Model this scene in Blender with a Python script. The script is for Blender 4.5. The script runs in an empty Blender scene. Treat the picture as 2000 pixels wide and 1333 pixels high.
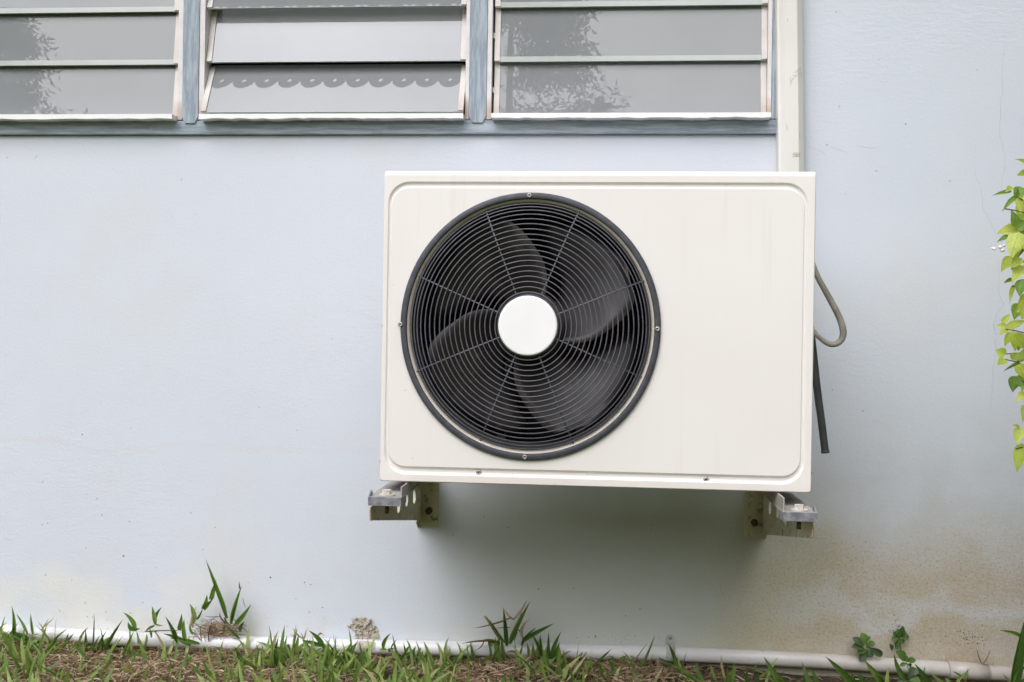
import bpy, bmesh, math, random
from mathutils import Vector, Matrix
R = math.radians
random.seed(7)
scene = bpy.context.scene
COL = scene.collection

# ------------------------------------------------------------------ camera
CAM_D, CAM_H = 2.4, 0.74
FPX = 2020.0                      # focal length in pixels of the 2000 px wide photograph
YAW = math.atan2(170.0, FPX)      # camera looks slightly left of the wall's normal
ROLL = 0.0159
cam_d = bpy.data.cameras.new('camera')
cam = bpy.data.objects.new('camera', cam_d); COL.objects.link(cam)
cam_d.sensor_width = 36.0
cam_d.lens = 36.0 * FPX / 2000.0
cam_d.clip_start = 0.05; cam_d.clip_end = 500.0
Fw = Vector((-math.sin(YAW), math.cos(YAW), 0)); Rt = Vector((math.cos(YAW), math.sin(YAW), 0)); Up = Vector((0, 0, 1))
cr, sr = math.cos(ROLL), math.sin(ROLL)
ax = Rt * cr + Up * sr; ay = Up * cr - Rt * sr; az = -Fw
CAM_P = Vector((0, -CAM_D, CAM_H))
cam.matrix_world = Matrix(((ax.x, ay.x, az.x, CAM_P.x), (ax.y, ay.y, az.y, CAM_P.y), (ax.z, ay.z, az.z, CAM_P.z), (0, 0, 0, 1)))
scene.camera = cam

# ------------------------------------------------------------------ sky and sun (overcast)
SUN_EL, SUN_AZ = 48.0, -22.0     # degrees; azimuth from the wall's outward normal, negative = from the left
world = bpy.data.worlds.new('World'); scene.world = world; world.use_nodes = True
wt = world.node_tree; wt.nodes.clear()
def wn(t, **k):
    n = wt.nodes.new(t)
    for a, b in k.items(): setattr(n, a, b)
    return n
wo = wn('ShaderNodeOutputWorld'); bg = wn('ShaderNodeBackground'); bg.inputs['Strength'].default_value = 0.15
sky = wn('ShaderNodeTexSky', sky_type='NISHITA', sun_disc=False, sun_elevation=R(SUN_EL), sun_rotation=R(180 - SUN_AZ), air_density=1.0, dust_density=2.6, ozone_density=1.0)
hs = wn('ShaderNodeHueSaturation'); hs.inputs['Saturation'].default_value = 0.0
tint = wn('ShaderNodeMix', data_type='RGBA', blend_type='MULTIPLY'); tint.inputs[0].default_value = 1.0; tint.inputs[7].default_value = (1.0, 0.985, 1.05, 1)     # grey cloud, faintly violet
tc = wn('ShaderNodeTexCoord'); sep = wn('ShaderNodeSeparateXYZ')
wt.links.new(tc.outputs['Generated'], sep.inputs[0])
grad = wn('ShaderNodeMapRange'); grad.inputs['From Min'].default_value = 0.0; grad.inputs['From Max'].default_value = 1.0
grad.inputs['To Min'].default_value = 0.52; grad.inputs['To Max'].default_value = 1.32     # an overcast sky is brightest overhead
wt.links.new(sep.outputs['Z'], grad.inputs['Value'])
cl = wn('ShaderNodeTexNoise'); cl.inputs['Scale'].default_value = 2.6; cl.inputs['Detail'].default_value = 5.0; cl.inputs['Roughness'].default_value = 0.5
wt.links.new(tc.outputs['Generated'], cl.inputs['Vector'])
clr = wn('ShaderNodeMapRange'); clr.inputs['From Min'].default_value = 0.3; clr.inputs['From Max'].default_value = 0.7
clr.inputs['To Min'].default_value = 0.82; clr.inputs['To Max'].default_value = 1.15
wt.links.new(cl.outputs['Fac'], clr.inputs['Value'])
m1 = wn('ShaderNodeMath', operation='MULTIPLY'); wt.links.new(grad.outputs[0], m1.inputs[0]); wt.links.new(clr.outputs[0], m1.inputs[1])
m2 = wn('ShaderNodeVectorMath', operation='SCALE')
wt.links.new(sky.outputs[0], hs.inputs['Color']); wt.links.new(hs.outputs[0], tint.inputs[6]); wt.links.new(tint.outputs[2], m2.inputs[0]); wt.links.new(m1.outputs[0], m2.inputs['Scale'])
wt.links.new(m2.outputs[0], bg.inputs['Color']); wt.links.new(bg.outputs[0], wo.inputs[0])
sl = bpy.data.lights.new('sun', 'SUN'); sl.energy = 1.5; sl.angle = R(74); sl.color = (1.0, 0.98, 0.95)
so = bpy.data.objects.new('sun', sl); COL.objects.link(so)
sdir = Vector((math.sin(R(SUN_AZ)) * math.cos(R(SUN_EL)), -math.cos(R(SUN_AZ)) * math.cos(R(SUN_EL)), math.sin(R(SUN_EL))))
so.rotation_euler = sdir.to_track_quat('Z', 'Y').to_euler(); so.location = sdir * 20
vs = scene.view_settings; vs.view_transform = 'Standard'; vs.look = 'None'; vs.gamma = 1.0; vs.use_curve_mapping = False
vs.exposure = 0.585
cy = scene.cycles; cy.max_bounces = 6; cy.diffuse_bounces = 4; cy.glossy_bounces = 3; cy.transmission_bounces = 4; cy.transparent_max_bounces = 8
cy.caustics_reflective = False; cy.caustics_refractive = False

# ------------------------------------------------------------------ helpers
def P(px, py, d=0.0):
    """the point at distance d in front of the wall that the photograph shows at (px, py)"""
    u_ = (px - 1000.0) / FPX; v_ = -(py - 666.5) / FPX
    dr = Fw + (ax * u_) + (ay * v_)
    t = (CAM_D - d) / dr.y
    return CAM_P + dr * t
ORG = {}
def tag(o, label=None, cat=None, group=None, kind=None):
    if label: o['label'] = label
    if cat: o['category'] = cat
    if group: o['group'] = group
    if kind: o['kind'] = kind
    return o
def empty(name, loc, label, cat, group=None):
    o = bpy.data.objects.new(name, None); COL.objects.link(o); o.location = loc; o.empty_display_size = 0.05
    ORG[o] = Vector(loc); return tag(o, label, cat, group)
class MB:
    def __init__(s): s.v = []; s.f = []; s.m = []; s.sm = []
    def add(s, vs_, fs, mi=0, smooth=False):
        b = len(s.v); s.v += [Vector(p) for p in vs_]
        for f in fs: s.f.append([b + i for i in f]); s.m.append(mi); s.sm.append(smooth)
        return s
    def box(s, x0, x1, y0, y1, z0, z1, mi=0, bev=0.0):
        x0, x1 = min(x0, x1), max(x0, x1); y0, y1 = min(y0, y1), max(y0, y1); z0, z1 = min(z0, z1), max(z0, z1)
        if bev <= 0:
            vs_ = [(x, y, z) for x in (x0, x1) for y in (y0, y1) for z in (z0, z1)]
            return s.add(vs_, [(0, 1, 3, 2), (4, 6, 7, 5), (0, 4, 5, 1), (2, 3, 7, 6), (0, 2, 6, 4), (1, 5, 7, 3)], mi)
        bm = bmesh.new(); bmesh.ops.create_cube(bm, size=1)
        for v in bm.verts: v.co = Vector(((x0 + x1) / 2 + v.co.x * (x1 - x0), (y0 + y1) / 2 + v.co.y * (y1 - y0), (z0 + z1) / 2 + v.co.z * (z1 - z0)))
        bmesh.ops.bevel(bm, geom=bm.edges[:], offset=bev, segments=2, profile=0.6, affect='EDGES')
        return s.addbm(bm, mi)
    def addbm(s, bm, mi=0, smooth=False, mat=None):
        bm.verts.index_update()
        vs_ = [(mat @ v.co) if mat else v.co.copy() for v in bm.verts]
        s.add(vs_, [[v.index for v in f.verts] for f in bm.faces], mi, smooth); bm.free(); return s
    def tube(s, pts, r, n=10, closed=False, cap=True, mi=0, flat=1.0):
        pts = [Vector(p) for p in pts]; N = len(pts)
        rr = r if isinstance(r, (list, tuple)) else [r] * N
        ring = []; prev = None
        for i, p in enumerate(pts):
            if closed: t = pts[(i + 1) % N] - pts[i - 1]
            else: t = pts[min(i + 1, N - 1)] - pts[max(i - 1, 0)]
            t.normalize()
            if prev is None:
                a = Vector((0, 0, 1)) if abs(t.z) < 0.9 else Vector((1, 0, 0))
                u = t.cross(a).normalized()
            else: u = (prev - t * prev.dot(t)).normalized()
            prev = u; w = t.cross(u)
            ring.append([p + u * (math.cos(2 * math.pi * k / n) * rr[i]) + w * (math.sin(2 * math.pi * k / n) * rr[i] * flat) for k in range(n)])
        vs_ = [q for rg in ring for q in rg]; fs = []
        for i in range(N if closed else N - 1):
            j = (i + 1) % N
            for k in range(n): fs.append((i * n + k, i * n + (k + 1) % n, j * n + (k + 1) % n, j * n + k))
        s.add(vs_, fs, mi, True)
        if cap and not closed:
            b = len(s.v) - len(vs_)
            s.f.append([b + k for k in range(n)][::-1]); s.m.append(mi); s.sm.append(False)
            s.f.append([b + (N - 1) * n + k for k in range(n)]); s.m.append(mi); s.sm.append(False)
        return s
    def lathe(s, c, prof, n=48, axis='Y', sx=1.0, mi=0, smooth=True):
        """prof: (radius, offset toward the viewer) pairs, turned about an axis square to the wall"""
        c = Vector(c); vs_ = []; fs = []; m = len(prof)
        for k in range(n):
            a = 2 * math.pi * k / n
            for (r, y) in prof: vs_.append(c + Vector((math.cos(a) * r * sx, -y, math.sin(a) * r)))
        for k in range(n):
            for i in range(m - 1): fs.append((k * m + i, k * m + i + 1, ((k + 1) % n) * m + i + 1, ((k + 1) % n) * m + i))
        return s.add(vs_, fs, mi, smooth)
    def prism(s, poly, axis, a0, a1, mi=0):
        """poly (p, q) pairs extruded along axis: 'x' -> (a, p, q), 'y' -> (p, a, q), 'z' -> (p, q, a)"""
        def mk(p, q, a): return {'x': (a, p, q), 'y': (p, a, q), 'z': (p, q, a)}[axis]
        n = len(poly); vs_ = [mk(p, q, a0) for p, q in poly] + [mk(p, q, a1) for p, q in poly]
        fs = [tuple(range(n)), tuple(range(2 * n - 1, n - 1, -1))] + [(i, n + i, n + (i + 1) % n, (i + 1) % n) for i in range(n)]
        return s.add(vs_, fs, mi)
    def build(s, name, mats, parent=None, fix=True):
        o0 = ORG.get(parent, Vector((0, 0, 0))) if parent else Vector((0, 0, 0))
        me = bpy.data.meshes.new(name); me.from_pydata([p - o0 for p in s.v], [], s.f)
        mats = mats if isinstance(mats, (list, tuple)) else [mats]
        for m in mats: me.materials.append(m)
        me.polygons.foreach_set('material_index', s.m); me.polygons.foreach_set('use_smooth', s.sm)
        if fix:
            bm = bmesh.new(); bm.from_mesh(me); bmesh.ops.recalc_face_normals(bm, faces=bm.faces[:]); bm.to_mesh(me); bm.free()
        me.update()
        o = bpy.data.objects.new(name, me); COL.objects.link(o)
        if parent: o.parent = parent
        ORG[o] = o0; return o
def inst(name, me, M, parent):
    o = bpy.data.objects.new(name, me); COL.objects.link(o); o.parent = parent
    o.matrix_basis = Matrix.Translation(-ORG[parent]) @ M; ORG[o] = ORG[parent]; return o

def lerp(a, b, t): return a + (b - a) * t
def X2px(x): return 1170 + x * 850
def dens(tab, px):
    for (a, b) in zip(tab[:-1], tab[1:]):
        if a[0] <= px <= b[0]: return lerp(a[1], b[1], (px - a[0]) / (b[0] - a[0]))
    return tab[0][1] if px < tab[0][0] else tab[-1][1]
# ------------------------------------------------------------------ materials
class G:
    """short hand for a material's node graph"""
    def __init__(s, name):
        s.m = bpy.data.materials.new(name); s.m.use_nodes = True; s.t = s.m.node_tree
        s.p = s.t.nodes['Principled BSDF']; s.out = s.t.nodes['Material Output']
        s._pos = None
    def n(s, t, **k):
        n = s.t.nodes.new(t)
        for a, b in k.items(): setattr(n, a, b)
        return n
    def l(s, a, b):
        if hasattr(a, 'is_linked') or a.__class__.__name__.startswith('NodeSocket'): s.t.links.new(a, b)
        else: b.default_value = a
    @property
    def pos(s):
        if s._pos is None: s._pos = s.n('ShaderNodeNewGeometry').outputs['Position']
        return s._pos
    def xyz(s, v=None):
        q = s.n('ShaderNodeSeparateXYZ'); s.l(v or s.pos, q.inputs[0]); return q.outputs
    def scaled(s, sc, v=None, rot=(0, 0, 0)):
        q = s.n('ShaderNodeMapping'); q.inputs['Scale'].default_value = sc; q.inputs['Rotation'].default_value = rot; s.l(v or s.pos, q.inputs['Vector']); return q.outputs[0]
    def noise(s, scale, detail=3.0, rough=0.5, v=None, dist=0.0):
        q = s.n('ShaderNodeTexNoise'); q.inputs['Scale'].default_value = scale; q.inputs['Detail'].default_value = detail
        q.inputs['Roughness'].default_value = rough; q.inputs['Distortion'].default_value = dist
        s.l(v or s.pos, q.inputs['Vector']); return q.outputs['Fac']
    def voro(s, scale, v=None, feature='F1'):
        q = s.n('ShaderNodeTexVoronoi', feature=feature); q.inputs['Scale'].default_value = scale; s.l(v or s.pos, q.inputs['Vector']); return q.outputs
    def math(s, op, a, b=0.0, c=None, clamp=False):
        q = s.n('ShaderNodeMath', operation=op, use_clamp=clamp); s.l(a, q.inputs[0]); s.l(b, q.inputs[1])
        if c is not None: s.l(c, q.inputs[2])
        return q.outputs[0]
    def mul(s, *a):
        r = a[0]
        for b in a[1:]: r = s.math('MULTIPLY', r, b)
        return r
    def step(s, v, a, b, lo=0.0, hi=1.0, smooth=True):
        q = s.n('ShaderNodeMapRange', interpolation_type='SMOOTHSTEP' if smooth else 'LINEAR'); s.l(v, q.inputs['Value'])
        q.inputs['From Min'].default_value = a; q.inputs['From Max'].default_value = b
        q.inputs['To Min'].default_value = lo; q.inputs['To Max'].default_value = hi
        return q.outputs[0]
    def mix(s, f, a, b, mode='MIX'):
        q = s.n('ShaderNodeMix', data_type='RGBA', blend_type=mode)
        s.l(f, q.inputs[0])
        for sock, val in ((q.inputs[6], a), (q.inputs[7], b)):
            if isinstance(val, tuple): sock.default_value = (val + (1.0,))[:4]
            else: s.l(val, sock)
        return q.outputs[2]
    def ramp(s, f, stops):
        q = s.n('ShaderNodeValToRGB'); e = q.color_ramp.elements
        while len(e) < len(stops): e.new(0.5)
        for el, (p, c) in zip(e, stops): el.position = p; el.color = (c + (1.0,))[:4]
        s.l(f, q.inputs[0]); return q.outputs['Color']
    def bump(s, h, dist=0.001, strength=1.0, prev=None):
        q = s.n('ShaderNodeBump'); q.inputs['Distance'].default_value = dist; q.inputs['Strength'].default_value = strength
        s.l(h, q.inputs['Height'])
        if prev is not None: s.l(prev, q.inputs['Normal'])
        return q.outputs['Normal']
    def fin(s, color=None, rough=0.5, normal=None, metal=0.0, **k):
        if color is not None:
            if isinstance(color, tuple): s.p.inputs['Base Color'].default_value = (color + (1.0,))[:4]
            else: s.l(color, s.p.inputs['Base Color'])
        s.l(rough, s.p.inputs['Roughness']); s.p.inputs['Metallic'].default_value = metal
        if normal is not None: s.l(normal, s.p.inputs['Normal'])
        for a, b in k.items(): s.p.inputs[a.replace('_', ' ')].default_value = b
        return s.m
def dull(name, c, rough=0.5, var=0.08, scale=14.0, metal=0.0, bump=0.0, bscale=200.0, dirt=None, dirt_amt=0.0, dscale=9.0, **k):
    g = G(name); f = g.step(g.noise(scale, 4), 0.3, 0.7)
    lo = tuple(x * (1 - var) for x in c); hi = tuple(min(1, x * (1 + var)) for x in c)
    col = g.mix(f, lo, hi)
    if dirt:
        dm = g.math('MULTIPLY', g.step(g.noise(dscale, 6, 0.65), 0.5, 0.72), dirt_amt); col = g.mix(dm, col, dirt)
    nb = g.bump(g.noise(bscale, 3), bump) if bump else None
    return g.fin(col, g.step(g.noise(scale * 2, 3), 0.3, 0.7, rough * 0.88, min(1, rough * 1.12)), nb, metal, **k)

def wall_material():
    g = G('painted_plaster'); X, Y, Z = g.xyz()
    base = g.mix(g.step(g.noise(1.3, 4, 0.55), 0.3, 0.7), (0.608, 0.646, 0.714), (0.636, 0.670, 0.734))
    base = g.mix(g.mul(g.step(g.noise(3.1, 5, 0.6), 0.48, 0.72), 0.5), base, (0.64, 0.645, 0.64))
    # wobbling coordinates so that the stains have torn outlines
    wob = g.math('MULTIPLY', g.math('SUBTRACT', g.noise(5.0, 5, 0.6), 0.5), 0.30)
    Xw = g.math('ADD', X, wob); Zw = g.math('ADD', Z, wob)
    # brown splash stain at the foot of the wall, right of the unit
    reg = g.mul(g.step(Xw, 0.14, 0.44), g.step(Zw, 0.44, 0.20))
    n1 = g.math('ADD', g.mul(g.step(g.noise(4.2, 6, 0.62), 0.34, 0.66), 0.6), g.mul(g.step(g.noise(95, 4, 0.7), 0.38, 0.62), 0.4))
    pale = g.mul(g.step(g.math('ABSOLUTE', g.math('SUBTRACT', Zw, 0.155)), 0.05, 0.0), g.step(X, 0.30, 0.5))
    stain = g.mul(reg, g.math('SUBTRACT', 1.0, g.mul(pale, 0.5)), g.math('ADD', 0.56, g.mul(n1, 0.44)))
    base = g.mix(stain, base, (0.48, 0.405, 0.28))
    deep = g.mul(g.step(Xw, 0.42, 0.85), g.step(Zw, 0.115, 0.02), g.step(g.noise(7.0, 5, 0.6), 0.38, 0.62))
    base = g.mix(g.mul(deep, 0.9), base, (0.39, 0.27, 0.13))
    pep = g.mul(reg, g.step(g.noise(190, 3, 0.7), 0.52, 0.64))
    base = g.mix(g.mul(pep, 0.45), base, (0.28, 0.20, 0.125))
    # green of the shade below the unit, painted into the wall colour
    unit_shade = g.mul(g.step(Xw, -0.5, -0.1), g.step(Xw, 0.62, 0.28), g.step(Zw, 0.50, 0.30))
    base = g.mix(g.mul(unit_shade, 0.42), base, (0.45, 0.49, 0.33))
    # grey-green tone, darker over the lower wall right of the unit
    low_right = g.mul(g.step(Xw, 0.25, 0.6), g.step(g.math('ADD', Z, g.mul(wob, 1.6)), 0.66, 0.36), g.math('ADD', 0.6, g.mul(g.step(g.noise(11, 5, 0.65), 0.35, 0.65), 0.4)))
    base = g.mix(g.mul(low_right, g.math('SUBTRACT', 1.0, g.mul(reg, 0.8)), 0.42), base, (0.44, 0.455, 0.43))
    # tide of cream lime bloom low on the left and all along the pipe
    eff = g.mul(g.step(Xw, -0.75, -1.15), g.step(Zw, 0.20, 0.10), g.step(g.noise(6, 4), 0.35, 0.6))
    base = g.mix(g.mul(eff, 0.75), base, (0.70, 0.70, 0.66))
    foot = g.mul(g.step(Zw, 0.105, 0.03), g.step(g.noise(9, 5, 0.6), 0.36, 0.62))
    base = g.mix(g.mul(foot, 0.42), base, (0.58, 0.55, 0.48))
    tide = g.mul(g.step(g.math('ABSOLUTE', g.math('SUBTRACT', g.math('ADD', Z, g.math('MULTIPLY', g.math('SUBTRACT', g.noise(2.3, 4), 0.5), 0.16)), 0.475)), 0.012, 0.0), g.step(X, -0.3, -0.75))
    base = g.mix(g.mul(tide, 0.22), base, (0.60, 0.585, 0.55))
    # fly specks
    vd = g.voro(26.0); sp = g.mul(g.step(vd['Distance'], 0.075, 0.05), g.step(g.noise(2.2, 2), 0.5, 0.56))
    base = g.mix(g.mul(sp, 0.5), base, (0.33, 0.29, 0.25))
    vd2 = g.voro(60.0); sp2 = g.mul(g.step(vd2['Distance'], 0.07, 0.045), g.step(g.noise(5.2, 2), 0.58, 0.62))
    base = g.mix(g.mul(sp2, 0.45), base, (0.30, 0.27, 0.24))
    # roller stipple, trowel sweeps and slow waves
    h1 = g.noise(150, 3, 0.55)
    sweep = g.mul(g.step(g.noise(1.7, 3), 0.46, 0.62), g.step(X, -1.2, 0.9, 0.35, 1.0))
    h2 = g.mul(g.noise(70, 4, 0.6, v=g.scaled((0.45, 1, 1.4), rot=(0, R(16), 0)), dist=0.6), g.math('ADD', 0.15, sweep))
    h3 = g.noise(6, 3)
    nb = g.bump(h1, 0.0012, 0.5); nb = g.bump(h2, 0.0024, 0.40, nb); nb = g.bump(h3, 0.006, 0.35, nb)
    return g.fin(base, 0.62, nb, Specular_IOR_Level=0.25)
M = {}
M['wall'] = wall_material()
def blue_timber(name, vert):
    g = G(name)
    X, Y, Z = g.xyz()
    s1 = g.noise(1.0, 6, 0.7, v=g.scaled((9, 60, 130), rot=(0, R(6), 0)))
    s2 = g.noise(1.0, 6, 0.7, v=g.scaled((120, 60, 9)))
    st = s2 if vert else s1
    c = g.mix(g.step(st, 0.42, 0.60), (0.235, 0.285, 0.34), (0.375, 0.43, 0.485))
    c = g.mix(g.mul(g.step(g.noise(30, 6, 0.7), 0.62, 0.72), 0.6), c, (0.52, 0.55, 0.58))
    return g.fin(c, 0.5, g.bump(st, 0.0012, 0.8))
M['timber'] = blue_timber('worn_blue_timber_rail', False); M['timber_v'] = blue_timber('worn_blue_timber_post', True)
def alu(name, c, rust=0.6):
    g = G(name); X, Y, Z = g.xyz()
    col = g.mix(g.step(g.noise(25, 5, 0.6), 0.35, 0.7), c, tuple(x * 0.86 for x in c))
    rm = g.step(g.noise(40, 6, 0.7), 0.62, 0.70)
    low = g.step(g.math('ADD', Z, g.math('MULTIPLY', g.noise(60, 3), 0.03)), 1.325, 1.285)
    col = g.mix(g.math('MULTIPLY', g.math('MAXIMUM', g.mul(rm, 0.35), low), rust), col, (0.33, 0.17, 0.075))
    return g.fin(col, 0.45, g.bump(g.noise(120, 3), 0.0006, 0.5))
M['channel'] = alu('cream_window_channel', (0.74, 0.71, 0.70), 0.5)
M['clip'] = alu('aged_cream_blade_clip', (0.67, 0.63, 0.60), 0.35)
M['white_strip'] = dull('white_sill_strip', (0.86, 0.85, 0.85), 0.35, 0.03)
def pane_material():
    g = G('frosted_louvre_glass')
    g.t.nodes.remove(g.p)
    body = g.n('ShaderNodeBsdfDiffuse'); g.l(g.mix(g.step(g.noise(6, 3), 0.3, 0.7), (0.305, 0.32, 0.33), (0.325, 0.34, 0.35)), body.inputs['Color'])
    tr = g.n('ShaderNodeBsdfTransparent'); tr.inputs[0].default_value = (0.90, 0.95, 0.93, 1)
    gl = g.n('ShaderNodeBsdfGlossy'); gl.inputs['Roughness'].default_value = 0.006
    fr = g.n('ShaderNodeFresnel'); fr.inputs['IOR'].default_value = 1.63
    a = g.n('ShaderNodeMixShader'); a.inputs[0].default_value = 0.24
    g.t.links.new(body.outputs[0], a.inputs[1]); g.t.links.new(tr.outputs[0], a.inputs[2])
    b = g.n('ShaderNodeMixShader'); g.t.links.new(fr.outputs[0], b.inputs[0]); g.t.links.new(a.outputs[0], b.inputs[1]); g.t.links.new(gl.outputs[0], b.inputs[2])
    g.t.links.new(b.outputs[0], g.out.inputs['Surface']); return g.m
M['pane'] = pane_material()
def pane_back():
    g = G('frosted_glass_inner_face'); g.t.nodes.remove(g.p)
    a = g.n('ShaderNodeBsdfDiffuse'); a.inputs['Color'].default_value = (0.30, 0.32, 0.31, 1); t = g.n('ShaderNodeBsdfTransparent'); m = g.n('ShaderNodeMixShader'); m.inputs[0].default_value = 0.6
    g.t.links.new(a.outputs[0], m.inputs[1]); g.t.links.new(t.outputs[0], m.inputs[2]); g.t.links.new(m.outputs[0], g.out.inputs['Surface']); return g.m
M['pane_back'] = pane_back()
M['pane_band'] = dull('double_glass_overlap', (0.43, 0.46, 0.445), 0.15, 0.04)
M['pane_edge'] = dull('green_glass_edge', (0.30, 0.40, 0.34), 0.2, 0.1)
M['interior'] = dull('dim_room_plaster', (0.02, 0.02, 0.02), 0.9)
def casing_mat():
    g = G('cream_enamel'); X, Y, Z = g.xyz()
    c = g.mix(g.step(g.noise(2.4, 3), 0.3, 0.7), (0.785, 0.745, 0.722), (0.802, 0.766, 0.745))
    c = g.mix(g.mul(g.step(g.noise(7, 6, 0.65, v=g.scaled((1, 1, 0.25))), 0.55, 0.8), 0.22), c, (0.66, 0.61, 0.53))
    vd = g.voro(30.0); c = g.mix(g.mul(g.step(vd['Distance'], 0.045, 0.02), g.step(g.noise(3.3, 2), 0.5, 0.55), 0.6), c, (0.35, 0.27, 0.2))
    drip = g.mul(g.step(g.noise(1.0, 5, 0.6, v=g.scaled((55, 1, 2.2))), 0.56, 0.70), g.step(g.noise(2.2, 3), 0.40, 0.62))
    c = g.mix(g.mul(drip, 0.16), c, (0.62, 0.55, 0.46))
    chip = g.mul(g.step(g.noise(120, 5, 0.7), 0.66, 0.70), g.step(Z, 0.53, 0.48))
    c = g.mix(g.mul(chip, 0.6), c, (0.34, 0.23, 0.15))
    low = g.step(g.math('ADD', Z, g.mul(g.noise(18, 4), 0.03)), 0.515, 0.49)
    c = g.mix(g.mul(low, 0.22), c, (0.60, 0.50, 0.42))
    return g.fin(c, g.step(g.noise(9, 4), 0.3, 0.7, 0.34, 0.46), g.bump(g.noise(5, 3), 0.0015, 0.25))
M['casing'] = casing_mat()
M['lip'] = dull('beige_enamel_lip', (0.58, 0.53, 0.46), 0.4, 0.1, dirt=(0.2, 0.16, 0.11), dirt_amt=0.5, dscale=14)
def ring_mat():
    g = G('grey_plastic_ring')
    c = g.mix(g.step(g.noise(60, 5, 0.7), 0.35, 0.75), (0.040, 0.043, 0.056), (0.070, 0.074, 0.09))
    c = g.mix(g.mul(g.step(g.noise(150, 4, 0.7), 0.62, 0.75), 0.5), c, (0.17, 0.17, 0.18))
    return g.fin(c, 0.55, g.bump(g.noise(300, 3), 0.0004, 0.6))
M['ring'] = ring_mat()
M['wire'] = dull('grey_coated_wire', (0.10, 0.098, 0.12), 0.42, 0.15, 40)
M['blade'] = dull('dark_plastic_blade', (0.028, 0.025, 0.0245), 0.42, 0.15, 30, dirt=(0.12, 0.10, 0.085), dirt_amt=0.5, dscale=12)
M['black'] = dull('black_interior', (0.012, 0.012, 0.012), 0.8)
M['shroud'] = dull('dark_shroud', (0.055, 0.054, 0.053), 0.6, 0.2, 20)
M['coil'] = dull('condenser_fins', (0.02, 0.02, 0.02), 0.6)
M['hubcap'] = dull('white_plastic_cap', (0.86, 0.85, 0.865), 0.38, 0.012)
M['screw'] = dull('zinc_screw', (0.40, 0.38, 0.37), 0.4, 0.2, 200, metal=0.6)
M['recess'] = dull('screw_recess', (0.03, 0.03, 0.03), 0.7)
def bracket_mat():
    g = G('cream_painted_steel_rusting')
    c = g.mix(g.step(g.noise(16, 4), 0.3, 0.7), (0.53, 0.50, 0.36), (0.61, 0.58, 0.43))
    rm = g.step(g.noise(48, 6, 0.72), 0.54, 0.66)
    c = g.mix(g.mul(rm, 0.85), c, (0.12, 0.065, 0.03))
    return g.fin(c, 0.5, g.bump(g.noise(90, 4), 0.0008, 0.6))
M['bracket'] = bracket_mat()
M['rust_edge'] = dull('rusty_cut_edge', (0.50, 0.33, 0.22), 0.7, 0.3, 60, dirt=(0.62, 0.55, 0.42), dirt_amt=0.9, dscale=60)
M['zinc'] = dull('weathered_galvanised_steel', (0.25, 0.25, 0.275), 0.55, 0.28, 70, metal=0.35, bump=0.0006, bscale=160, dirt=(0.10, 0.10, 0.11), dirt_amt=0.6, dscale=50)
M['rail'] = dull('grey_painted_rail', (0.34, 0.32, 0.30), 0.55, 0.15, 30, dirt=(0.16, 0.12, 0.08), dirt_amt=0.5, dscale=25)
M['bolt'] = dull('pale_bolt', (0.60, 0.58, 0.53), 0.45, 0.15, 80, dirt=(0.35, 0.2, 0.1), dirt_amt=0.6, dscale=60)
M['rust'] = dull('rusted_bolt', (0.075, 0.045, 0.028), 0.85, 0.4, 90)
def duct_mat():
    g = G('ivory_trunking_plastic')
    c = g.mix(g.step(g.noise(5, 4), 0.3, 0.7), (0.70, 0.68, 0.635), (0.74, 0.725, 0.685))
    sc_ = g.step(g.noise(1.0, 6, 0.75, v=g.scaled((170, 170, 16))), 0.66, 0.72)
    c = g.mix(g.mul(sc_, 0.35), c, (0.48, 0.44, 0.38))
    return g.fin(c, 0.42)
M['duct'] = duct_mat()
M['mark'] = dull('faded_print', (0.42, 0.36, 0.30), 0.6)
M['cable'] = dull('grey_cable_sheath', (0.27, 0.25, 0.215), 0.55, 0.2, 40, dirt=(0.40, 0.38, 0.34), dirt_amt=0.6, dscale=30)
M['hose'] = dull('black_rubber_hose', (0.052, 0.054, 0.058), 0.5, 0.15, 30)
def pipe_mat():
    g = G('white_pvc_soiled'); X, Y, Z = g.xyz()
    c = g.mix(g.step(g.noise(8, 4), 0.3, 0.7), (0.65, 0.65, 0.66), (0.71, 0.71, 0.72))
    right = g.step(g.math('ADD', X, g.mul(g.noise(3, 4), 0.5)), 0.2, 1.1)
    c = g.mix(g.mul(right, g.math('ADD', 0.5, g.mul(g.step(g.noise(14, 6, 0.6), 0.35, 0.65), 0.4))), c, (0.50, 0.44, 0.385))
    c = g.mix(g.mul(g.step(g.noise(22, 6, 0.7), 0.62, 0.72), 0.4), c, (0.42, 0.36, 0.29))
    bl = g.step(g.noise(30, 2, v=g.scaled((1, 1, 2))), 0.715, 0.73)
    c = g.mix(g.mul(bl, 0.55), c, (0.16, 0.36, 0.48))
    return g.fin(c, g.step(g.noise(12, 3), 0.3, 0.7, 0.28, 0.5))
M['pipe'] = pipe_mat()
M['blue_ring'] = dull('blue_plastic', (0.14, 0.42, 0.55), 0.45, 0.1)
M['clamp'] = dull('pale_grey_strap', (0.46, 0.46, 0.44), 0.45, 0.1, 40, dirt=(0.3, 0.24, 0.18), dirt_amt=0.5, dscale=60)
M['mortar'] = None
def mortar():
    g = G('bare_cement_mortar')
    c = g.mix(g.step(g.noise(70, 6, 0.7), 0.35, 0.7), (0.36, 0.32, 0.26), (0.58, 0.54, 0.47))
    return g.fin(c, 0.95, g.bump(g.noise(180, 5, 0.7), 0.002, 0.9))
M['mortar'] = mortar()
M['crack'] = dull('crack_dirt', (0.47, 0.475, 0.49), 0.9)
M['speck'] = dull('dark_speck', (0.10, 0.075, 0.065), 0.9)
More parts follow.
